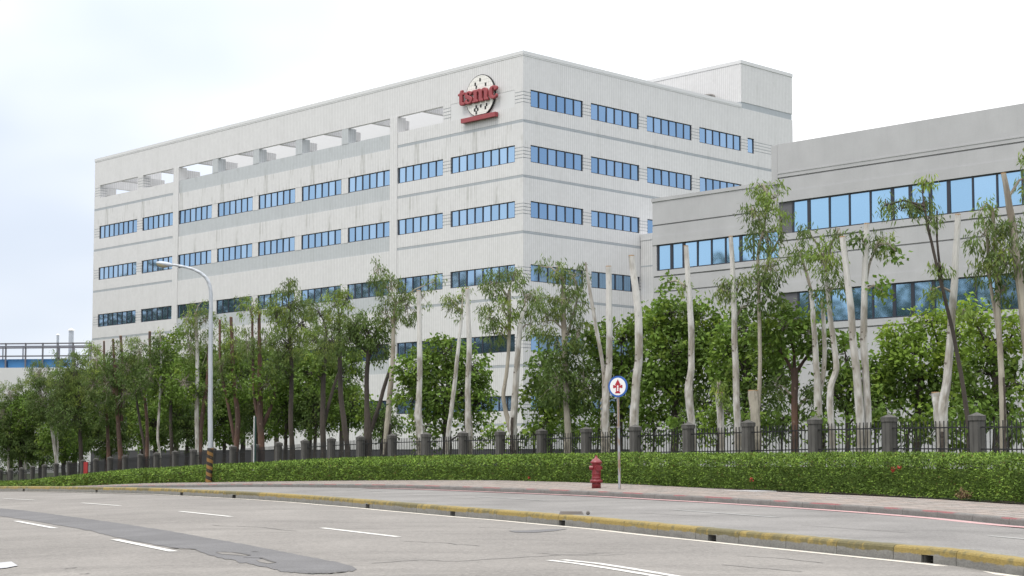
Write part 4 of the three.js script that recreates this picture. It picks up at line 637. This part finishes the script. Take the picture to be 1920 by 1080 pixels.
tree('gum_tree', 'pale trunk with loose grey green crown at the far end of the fence', G2, 1.0, 'pale', [T([[15, 880, 5], [17, 830, 5], [21, 770, 4], [22, 740, 3]], { nocut: 1 }), T([[48, 870, 6], [51, 820, 5], [45, 770, 5]], { nocut: 1 })], [[18, 740, 24, 30, 'euc', 1.1], [40, 730, 18, 24, 'euc', 0.9], [5, 780, 26, 40, 'dark', 1.1], [45, 780, 30, 40, 'broad', 1], [20, 810, 34, 36, 'dark', 1]]);
tree('gum_tree', 'dark leafy tree closing the far end of the fence row', G2, 2.0, 'dark', [T([[-25, 880, 7], [-25, 800, 6], [-22, 740, 4]], { nocut: 1 })], [[-25, 740, 26, 34, 'euc', 1], [-10, 800, 34, 44, 'dark', 1.2], [-40, 800, 34, 44, 'dark', 1]]);
const G3 = 'broadleaf trees behind the fence';
tree('shade_tree', 'large round dark green broadleaf tree in front of the tiled wall', G3, 4.5, 'dark', [T([[838, 850, 22], [838, 790, 20], [838, 730, 15]], { nocut: 1 }), T([[838, 780, 12], [800, 730, 8]], { fork: 1, nocut: 1 }), T([[838, 770, 12], [880, 720, 8]], { fork: 1, nocut: 1 })], [[835, 665, 44, 34, 'broad', 1.2], [790, 690, 44, 40, 'broad', 1.2], [880, 690, 40, 44, 'broad', 1.2], [838, 740, 64, 56, 'broad', 1.3], [775, 745, 34, 44, 'broad', 1.1], [895, 755, 32, 50, 'broad', 1.1], [800, 800, 34, 30, 'broad', 0.5], [885, 810, 36, 28, 'broad', 0.4]]);
tree('shade_tree', 'dark broadleaf with hanging leaves beside the corner of the tiled block', G3, 4.0, 'dark', [T([[1030, 850, 15], [1032, 790, 14], [1035, 730, 10]], { nocut: 1 })], [[1020, 690, 34, 40, 'broad', 1], [1050, 740, 44, 50, 'broad', 1.2], [1010, 760, 34, 44, 'broad', 0.9], [1080, 770, 34, 44, 'broad', 1], [1000, 720, 20, 26, 'broad', 0.6], [1015, 815, 26, 20, 'broadl', 0.5]]);
tree('shade_tree', 'broad lime green tree behind the fire hydrant sign', G3, 4.5, 'dark', [T([[1160, 850, 18], [1162, 790, 16], [1165, 720, 12]], { nocut: 1 })], [[1165, 640, 44, 44, 'broad', 1.2], [1220, 640, 44, 56, 'broadl', 1], [1130, 690, 40, 50, 'broad', 1.1], [1180, 720, 56, 56, 'broad', 1.3], [1215, 600, 34, 34, 'broad', 0.8], [1110, 640, 26, 34, 'broad', 0.8], [1150, 790, 40, 34, 'broad', 0.6]]);
tree('shade_tree', 'dense bright broadleaf tree below the lower blue glass band', G3, 5.0, 'dark', [T([[1265, 850, 20], [1266, 780, 18], [1268, 700, 14]], { nocut: 1 })], [[1258, 590, 44, 34, 'broad', 1.2], [1310, 600, 44, 44, 'broad', 1.2], [1230, 620, 34, 44, 'broadl', 1], [1270, 660, 60, 56, 'broad', 1.3], [1330, 670, 50, 56, 'broad', 1.3], [1250, 730, 60, 56, 'broad', 1.3], [1320, 760, 54, 50, 'dark', 1.2], [1345, 620, 30, 34, 'broadl', 0.8]]);
tree('shade_tree', 'dark leafy broadleaf between the white topped trunk and the sawn stump', G3, 5.5, 'dark', [T([[1395, 850, 17], [1396, 780, 15], [1398, 700, 12]], { nocut: 1 })], [[1395, 620, 44, 44, 'broad', 1.2], [1430, 660, 44, 50, 'broad', 1.2], [1380, 700, 50, 56, 'broad', 1.3], [1420, 760, 50, 50, 'dark', 1.2], [1370, 660, 40, 44, 'broadl', 0.7], [1465, 690, 34, 50, 'broad', 1]]);
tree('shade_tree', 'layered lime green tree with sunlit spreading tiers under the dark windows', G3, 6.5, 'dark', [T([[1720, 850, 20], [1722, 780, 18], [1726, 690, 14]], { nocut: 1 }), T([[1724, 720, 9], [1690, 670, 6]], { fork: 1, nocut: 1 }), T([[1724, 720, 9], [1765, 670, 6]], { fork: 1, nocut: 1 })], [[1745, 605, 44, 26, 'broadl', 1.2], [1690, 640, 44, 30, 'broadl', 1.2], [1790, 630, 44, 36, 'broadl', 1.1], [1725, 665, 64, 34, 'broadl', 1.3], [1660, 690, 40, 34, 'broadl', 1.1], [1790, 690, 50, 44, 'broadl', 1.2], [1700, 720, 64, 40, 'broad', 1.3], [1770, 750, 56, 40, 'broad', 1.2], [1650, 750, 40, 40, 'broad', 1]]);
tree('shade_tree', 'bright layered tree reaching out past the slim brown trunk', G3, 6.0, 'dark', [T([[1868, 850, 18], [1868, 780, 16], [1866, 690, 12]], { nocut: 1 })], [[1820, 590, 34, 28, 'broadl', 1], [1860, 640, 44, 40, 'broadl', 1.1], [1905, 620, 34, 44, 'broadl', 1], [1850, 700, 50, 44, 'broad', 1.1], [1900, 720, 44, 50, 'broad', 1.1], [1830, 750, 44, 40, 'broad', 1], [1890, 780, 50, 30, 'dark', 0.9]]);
tree('shade_tree', 'low dark green bush tree behind the two white trunks', G3, 4.5, 'dark', [T([[1590, 850, 14], [1590, 790, 12], [1590, 740, 9]], { nocut: 1 })], [[1585, 660, 34, 44, 'broad', 1], [1600, 720, 44, 50, 'broad', 1.1], [1560, 740, 34, 44, 'dark', 1], [1630, 770, 36, 36, 'dark', 0.9], [1645, 700, 24, 34, 'broad', 0.8]]);
// a second row of broadleaf trees further in
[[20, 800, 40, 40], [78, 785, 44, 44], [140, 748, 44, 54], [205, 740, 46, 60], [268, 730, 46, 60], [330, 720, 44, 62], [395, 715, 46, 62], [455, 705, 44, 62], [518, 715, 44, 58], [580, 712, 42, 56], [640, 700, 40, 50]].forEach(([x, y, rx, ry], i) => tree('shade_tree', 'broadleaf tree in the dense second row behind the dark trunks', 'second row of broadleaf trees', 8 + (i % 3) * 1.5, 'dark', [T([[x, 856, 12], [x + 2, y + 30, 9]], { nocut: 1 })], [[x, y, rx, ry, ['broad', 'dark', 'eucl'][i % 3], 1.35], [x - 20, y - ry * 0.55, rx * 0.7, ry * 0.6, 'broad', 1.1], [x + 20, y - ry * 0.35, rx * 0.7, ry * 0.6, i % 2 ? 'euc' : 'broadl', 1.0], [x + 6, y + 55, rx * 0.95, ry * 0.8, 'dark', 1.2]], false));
// understorey behind the dark trunked trees
const US = [[40, 835, 46, 30], [120, 830, 46, 34], [200, 815, 46, 40], [290, 800, 44, 44], [350, 800, 40, 44], [420, 790, 44, 44], [480, 780, 40, 50], [535, 760, 40, 54], [590, 770, 38, 50], [650, 760, 40, 44], [715, 790, 30, 34]];
US.forEach(([x, y, rx, ry], i) => tree('understorey_shrub', 'leafy green shrub filling the gap between dark trunks behind the fence', 'shrubs behind the fence', 5 + (i % 3), 'dark', [T([[x, 856, 9], [x + 3, y + 10, 7]], { nocut: 1 })], [[x, y, rx, ry, i % 2 ? 'broad' : 'dark', 1.3], [x - 18, y - ry * 0.6, rx * 0.7, ry * 0.7, 'broad', 1.0], [x + 22, y + 10, rx * 0.7, ry * 0.6, 'dark', 1.1]], false));
[[1000, 818, 30, 24], [1062, 822, 34, 26], [1120, 812, 30, 30], [1225, 800, 40, 36], [1285, 806, 34, 34], [1345, 800, 40, 36], [1405, 806, 36, 34], [1465, 806, 36, 34], [1545, 815, 34, 30], [1640, 800, 40, 34], [1700, 806, 44, 34], [1760, 800, 40, 34], [1815, 806, 40, 34], [1890, 815, 40, 34], [935, 820, 22, 20], [790, 820, 26, 22]].forEach(([x, y, rx, ry], i) => tree('understorey_shrub', 'low leafy shrub showing through the pickets below the broadleaf trees', 'low shrubs behind the pickets', 2 + (i % 4) * 0.9, 'dark', [T([[x, 854, 6], [x + 2, y + 8, 4]], { nocut: 1 })], [[x, y, rx, ry, ['broad', 'dark', 'broadl'][i % 3], 0.62], [x + 20 - (i % 5) * 8, y - ry * 0.7, rx * 0.7, ry * 0.6, 'broad', 0.55]], false));
// ------------------------------------------------------------------ tall trees across the junction to the left (mirrored in the lower windows)
{
  const make = (s) => { const t = thing('roadside_tree', 'tall leafy roadside tree across the junction, mirrored in the lower windows', 'tree', 'tall trees across the junction'); const g = new GB(); tube(g, [new THREE.Vector3(0, -0.5, 0), new THREE.Vector3(0.2, 5, 0), new THREE.Vector3(0, 11, 0.3)], [0.45, 0.36, 0.22], 9); part('trunk', g.geo(), BARK.dark, t);
    const lv = new Leaves(); for (let i = 0; i < 290; i++) { let a, b, c; do { a = rr(-1, 1); b = rr(-1, 1); c = rr(-1, 1); } while (a * a + b * b + c * c > 1); const x = a * 5.2, y = 13.5 + b * 8.5 * s, z = c * 5.2, tone = rr(0.7, 1.2); for (let k = 0; k < 14; k++) lv.leaf(x + gau() * 0.7, y + gau() * 0.6, z + gau() * 0.7, gau(), gau() - 0.4, gau(), rr(0.45, 0.75), 0.34, [0.07 * tone, 0.105 * tone, 0.035 * tone]); } part('crown', lv.geo(), leafM, t); return t; };
  const pr = [make(1), make(0.86)]; let k = 0;
  for (let z = -30; z < 215; z += 9.5) { const t = k < 2 ? pr[k] : pr[k % 2].clone(); if (k >= 2) { t.name = numbered('roadside_tree'); scene.add(t); } t.position.set(-78 - 0.06 * Math.max(0, z - 60) + gau() * 4, -3.2, -z + gau() * 2); t.rotation.y = rnd() * 6; t.scale.setScalar(rr(1.12, 1.45)); k++; }
}
// ------------------------------------------------------------------ clipped hedge
{
  const hedge = thing('clipped_hedge', 'long low clipped green hedge along the pavement', 'hedge');
  const lv = new Leaves(), core = new GB(), W = 1.25, s0 = pathH.near(-60), s1 = pathH.near(2050), ds = 0.5;
  const prof = (s) => { const g = pathH.get(s), b = g.p.clone().addScaledVector(g.n, W), px = 960 - F * g.p.x / g.p.z; const top = fyHT(px); return { g, px, y0: g.p.y, y1: top - 0.02 + 0.05 * (fbm(s * 0.6, 0, 91, 3) - 0.5), z: -g.p.z }; };
  const P = (q, w, h, inset) => { const n = q.g.n, x = lerp(inset, W - inset, w); return [q.g.p.x + n.x * x, lerp(q.y0, q.y1 - inset * 0.7, h), q.g.p.z + n.z * x]; };
  let prev = null; for (let s = s0; s < s1; s += ds) { const q = prof(s); if (prev) { const I = 0.5, A = P(prev, 0, 0, I), B = P(q, 0, 0, I), C = P(q, 0, 1, I), D = P(prev, 0, 1, I), E = P(q, 1, 1, I), G = P(prev, 1, 1, I), H = P(prev, 1, 0, I), K = P(q, 1, 0, I); const z = [0, 0]; core.quad(A, B, C, D, z, z, z, z); core.quad(D, C, E, G, z, z, z, z); core.quad(G, E, K, H, z, z, z, z); } prev = q; }
  part('inner_foliage', core.geo(), mat({ color: rgb(0.100, 0.160, 0.033), roughness: 1 }), hedge);
  for (let s = s0; s < s1; s += 0.25) {
    const q = prof(s), size = 0.055 * Math.max(1, Math.pow(q.z / 42, 0.85)), h = q.y1 - q.y0, dens = 1.75 / (size * size * 0.42), nF = Math.round(dens * 1.15 * 0.25 * h), nT = Math.round(dens * 0.25 * W * 0.8), nB = Math.round(nF * 0.2);
    for (let i = 0; i < nF + nT + nB; i++) {
      const front = i < nF, topL = !front && i < nF + nT; let w, y, ox, oy;
      const bump = (fbm((s + rnd()) * 2.2, rnd() * 2, 95, 3) - 0.5) * 0.12;
      const t0 = rr(0, 0.2); if (front) { y = rr(0.02, 0.92); const lp = fbm((s + 7) * 1.9, y * 3.2, 93, 3) - 0.5; w = rr(-0.02, 0.06) + (rnd() < 0.3 ? rr(0, 0.14) : 0) - lp * 0.26 + (y > 0.7 ? (y - 0.7) * 0.9 : 0); } else if (topL) { w = rr(0, 1); y = 1 + rr(-0.13, 0.03) + bump * 0.5 - (w < 0.65 ? 0.26 * (0.55 + 0.9 * fbm(s * 0.8 + t0, 1, 94, 3)) * Math.pow(1 - w / 0.65, 1.7) : 0); } else { w = 1 - rr(0, 0.08); y = rr(0.4, 1); }
      const n = q.g.n, d = q.g.d, t = rr(0, 0.25), px = q.g.p.x + n.x * w * W + d.x * t, pz = q.g.p.z + n.z * w * W + d.z * t, py = lerp(q.y0, q.y1, y);
      const clump = fbm(s * 1.3, y * 2 + w * 3, 97, 3), tone = rr(0.6, 1.3) * lerp(0.75, 1.25, clump), ye = rnd() < 0.05 ? 1.6 : 1, br = rnd() < 0.012, young = rnd() < (fbm(s * 1.7, y * 2.5 + w * 3, 96, 3) > 0.52 ? 0.5 : 0.2), col = br ? [0.13, 0.075, 0.035] : young ? [0.185 * tone, 0.285 * tone, 0.048 * tone] : [0.100 * tone * ye, 0.165 * tone * (ye > 1 ? 1.15 : 1), 0.032 * tone];
      lv.leaf(px, py, pz, gau() - n.x * (front ? 0.7 : 0), gau() * 0.7 + (topL ? 0.9 : 0.15), gau() - n.z * (front ? 0.7 : 0), size * rr(0.8, 1.4), size * rr(0.45, 0.7), col, true);
    }
  }
  part('foliage', lv.geo(), hedgeM, hedge, 'stuff');
  const fm = mat({ color: rgb(0.32, 0.03, 0.02), roughness: 0.7 }), bl = (px, py, r) => { const z = fzH(px) - 0.12, p = at(px, py, z), f = new Leaves(); for (let i = 0; i < 26; i++) f.leaf(gau() * r, gau() * r, gau() * r, gau(), gau(), gau(), 0.045, 0.035, [1, 1, 1]); part('flower_cluster', f.geo(), fm, hedge).position.copy(p); };
  bl(1674, 881, 0.045); bl(1687.5, 877, 0.035); bl(1409, 899, 0.05); bl(992, 896, 0.03);
  { const f = new Leaves(); for (let i = 0; i < 160; i++) f.leaf(gau() * 0.16, Math.abs(gau()) * 0.16, gau() * 0.1, gau(), rr(-0.2, 1), gau(), 0.1, 0.025, [1, 1, 1]); part('withered_tuft', f.geo(), mat({ color: rgb(0.20, 0.13, 0.07), side: THREE.DoubleSide }), hedge).position.copy(at(1808, 935, fzH(1808) - 0.15)); }
}
// ------------------------------------------------------------------ street furniture
{ // fire hydrant
  const c = onPave(1117.5, 915.5), h = thing('fire_hydrant', 'red fire hydrant on the pavement in front of the hedge', 'hydrant', null, c), z = -c.z, u = z / F;   // metres per photo pixel there
  const m = new THREE.MeshPhysicalMaterial({ color: rgb(0.175, 0.007, 0.013), roughness: 0.42, clearcoat: 0.4, clearcoatRoughness: 0.3 });
  const P = [[0, 0], [8.6, 0], [8.6, 8.5], [8, 9], [8, 10], [11.6, 10.2], [11.8, 15.5], [8.2, 16.5], [8.3, 17.4], [9.2, 18], [9.2, 19.5], [8.2, 20.2], [8.4, 26], [9, 26.5], [9, 28], [8.4, 28.6], [8.2, 44], [10.4, 46.2], [11, 47.2], [11, 49.5], [9, 51], [6.5, 54], [4.2, 55.5], [3, 56], [2.6, 59], [0, 59]].map(p => new THREE.Vector2(p[0] * u, p[1] * u));
  part('barrel', new THREE.LatheGeometry(P, 32), m, h);
  for (const [a, r, l] of [[Math.PI, 4.2, 12.6], [0, 3.6, 11.2], [Math.PI * 0.5, 5.2, 12]]) { const n = part('outlet', new THREE.CylinderGeometry(r * u, r * u * 1.06, (l - 6) * u, 20), m, h); n.rotation.set(0, a - 0.3, Math.PI / 2, 'YXZ'); const d = (l + 6) / 2 * u, ang = a - 0.3; n.position.set(Math.cos(ang) * d, 38 * u, -Math.sin(ang) * d * -1 * (a === Math.PI * 0.5 ? 1 : 1)); if (a === Math.PI * 0.5) { n.position.set(Math.cos(ang) * d, 38 * u, Math.sin(ang) * d); n.rotation.set(0, -ang, Math.PI / 2, 'YXZ'); } const nut = part('outlet_nut', new THREE.CylinderGeometry(1.6 * u, 1.6 * u, 2 * u, 5), m, n); nut.position.y = (l - 6) / 2 * u * (n.position.x < 0 || 1 ? -1 : 1); }
  const nut = part('top_nut', new THREE.CylinderGeometry(2 * u, 2.2 * u, 3 * u, 5), m, h); nut.position.y = 60 * u;
  for (let i = 0; i < 8; i++) { const a = i / 8 * 2 * Math.PI, b = part('bolt', new THREE.CylinderGeometry(0.9 * u, 0.9 * u, 7 * u, 6), m, h); b.position.set(Math.cos(a) * 10.6 * u, 12.9 * u, Math.sin(a) * 10.6 * u); }
}
{ // hydrant sign
  const c = onPave(1161, 917.5), z = -c.z, s = thing('hydrant_sign', 'round white sign with blue rim and red hydrant symbol on a thin rusty post', 'sign', null, c), u = z / F, H = 212 * u;
  const rust = mat({ map: rep(tex(64, 256, (a, b) => { const n = fbm(a * 4, b * 14, 601, 4, 4, 14), r = sm(0.35, 0.6, n); return lin(lerp(0.30, 0.24, r), lerp(0.31, 0.17, r), lerp(0.34, 0.12, r)); }), 1, 1), roughness: 0.7 });
  const post = part('post', new THREE.CylinderGeometry(2.2 * u, 2.4 * u, H - 4 * u, 12), rust, s); post.position.y = (H - 4 * u) / 2; post.rotation.z = 0.012; post.position.x = -0.012 * H / 2;
  const cl = part('clamp', new THREE.CylinderGeometry(3.4 * u, 3.4 * u, 3 * u, 12), rust, s); cl.position.set(-0.014 * 2, 116 * u, 0);
  const plate = new THREE.Group(); plate.name = 'plate'; s.add(plate); plate.position.set(-0.036, H - 20 * u, 0.05); plate.rotation.y = -0.52;
  const blue = mat({ color: rgb(0.025, 0.10, 0.36), roughness: 0.4 }), wh = mat({ color: rgb(0.70, 0.71, 0.72), roughness: 0.4 }), rd = mat({ color: rgb(0.33, 0.015, 0.03), roughness: 0.45 });
  const R = 20 * u; const d = part('rim', new THREE.CylinderGeometry(R, R, 0.02, 48), blue, plate); d.rotation.x = Math.PI / 2; const w = part('face', new THREE.CylinderGeometry(R * 0.82, R * 0.82, 0.004, 48), wh, plate); w.rotation.x = Math.PI / 2; w.position.z = 0.0125;
  const k = R * 0.88 / 10, sh = new THREE.Shape([[3, -7.3], [3, -6.1], [2.1, -5.5], [2.1, -1.3], [3.4, -1.3], [3.8, -1.8], [5.5, -1.8], [5.5, 1.6], [3.8, 1.6], [3.4, 1.1], [2.3, 1.1], [3.1, 1.9], [3.1, 2.8], [2.4, 3.2], [1.6, 5.2], [0.8, 5.9], [0.6, 7.2], [-0.6, 7.2], [-0.8, 5.9], [-1.6, 5.2], [-2.4, 3.2], [-3.1, 2.8], [-3.1, 1.9], [-2.3, 1.1], [-3.4, 1.1], [-3.8, 1.6], [-5.5, 1.6], [-5.5, -1.8], [-3.8, -1.8], [-3.4, -1.3], [-2.1, -1.3], [-2.1, -5.5], [-3, -6.1], [-3, -7.3]].map(p => new THREE.Vector2(p[0] * k, p[1] * k)));
  part('symbol', new THREE.ExtrudeGeometry(sh, { depth: 0.003, bevelEnabled: false }), rd, plate).position.z = 0.0148;
  for (const y of [0.2, -1.9, -3.9]) { const g = new GB(), a = 0.85 * k; g.box(-a, a, y * k - a, y * k + a, 0.0181, 0.0195); g.box(-a * 0.25, a * 0.25, y * k + a, y * k + a * 1.4, 0.0181, 0.0195); part('white_character', g.geo(), wh, plate); }
}
{ // street lamp
  const c = onPave(392, 905), z = -c.z, L = thing('street_lamp', 'tall grey street lamp with curved arm and striped yellow and black foot', 'street lamp', null, c), P = (x, y) => at(x, y, z).sub(c);
  const pole = new GB(), pts = [P(392, 906), P(394, 840), P(394.5, 700), P(395, 600), P(395.5, 560), P(394, 540), P(389, 525), P(379, 514), P(362, 505), P(344, 500), P(325, 496.5)], rad = [11, 9.6, 8.8, 8, 7.4, 7.0, 6.6, 6.2, 5.6, 5, 4.6].map(v => v / 2 * z / F);
  const cv = new THREE.CatmullRomCurve3(pts), pp = [], rd = []; for (let i = 0; i <= 60; i++) { const u = i / 60, s = u * 10, k = Math.min(9, Math.floor(s)); pp.push(cv.getPoint(u)); rd.push(lerp(rad[k], rad[k + 1], s - k) / 1.03); }
  tube(pole, pp, rd, 14); part('pole', pole.geo(), M.galv, L);
  const h = part('lamp_head', new THREE.SphereGeometry(1, 20, 12), M.galv, L); const a = P(309, 495); h.position.copy(a); h.scale.set(17 * z / F, 4.6 * z / F, 5 * z / F); h.rotation.z = -0.16;
  const g = part('lens', new THREE.SphereGeometry(1, 18, 10, 0, Math.PI * 2, Math.PI / 2, Math.PI / 2), mat({ color: rgb(0.30, 0.27, 0.18), roughness: 0.3 }), L); g.position.copy(P(305, 496)); g.scale.set(12 * z / F, 6 * z / F, 4.4 * z / F); g.rotation.z = -0.16;
  const band = tex(256, 256, (u, v) => { const n = fbm(u * 10, v * 20, 701, 4, 10, 20), t = ((u + v * 3) % 1 + 1) % 1 < 0.5; const k = 0.8 + 0.4 * (n - 0.5), b = [0.03, 0.025, 0.02], y = [0.27, 0.145, 0.04], r = sm(0.6, 0.75, n) * 0.5; return lin(...[0, 1, 2].map(i => lerp(t ? y[i] : b[i], [0.16, 0.09, 0.05][i], r) * k)); });
  const sl = new GB(); tube(sl, [P(391.6, 906), P(392.6, 880), P(394, 840)], [6.3, 6, 5.7].map(v => v * z / F), 18); part('striped_sleeve', sl.geo(), mat({ map: band, roughness: 0.8 }), L);
}
{ // red box by the fence, white pole
  const x = 163.5, z = fzF(x) - 0.5, b = thing('fire_box', 'narrow red box standing by the far part of the fence', 'fire box', null, V((x - 960) / F * z, fyF(x), z)); const g = new GB(); g.box(-0.13, 0.13, 0.35, P2Y(866, z) - fyF(x), -0.1, 0.1); part('cabinet', g.geo(), mat({ color: rgb(0.38, 0.03, 0.03), roughness: 0.5 }), b); const p = new GB(); p.box(-0.04, 0.04, 0, 0.35, -0.04, 0.04); part('foot', p.geo(), M.iron, b);
  const x2 = 478, z2 = fzF(x2) - 0.7, s = thing('white_post', 'slim white post with green side panel by the fence', 'post', null, V((x2 - 960) / F * z2, fyF(x2), z2)); const q = new GB(); q.box(-0.05, 0, 0, P2Y(780, z2) - fyF(x2), -0.05, 0.05); part('post', q.geo(), M.panelWhite, s); const q2 = new GB(); q2.box(0.005, 0.08, 0.7, P2Y(782, z2) - fyF(x2), -0.04, 0.04); part('panel', q2.geo(), mat({ color: rgb(0.02, 0.05, 0.045) }), s);
}
scene.traverse(o => { if (o.isMesh) { o.castShadow = o.receiveShadow = true; } });
renderer.setSize(1024, 576);
renderer.render(scene, camera);
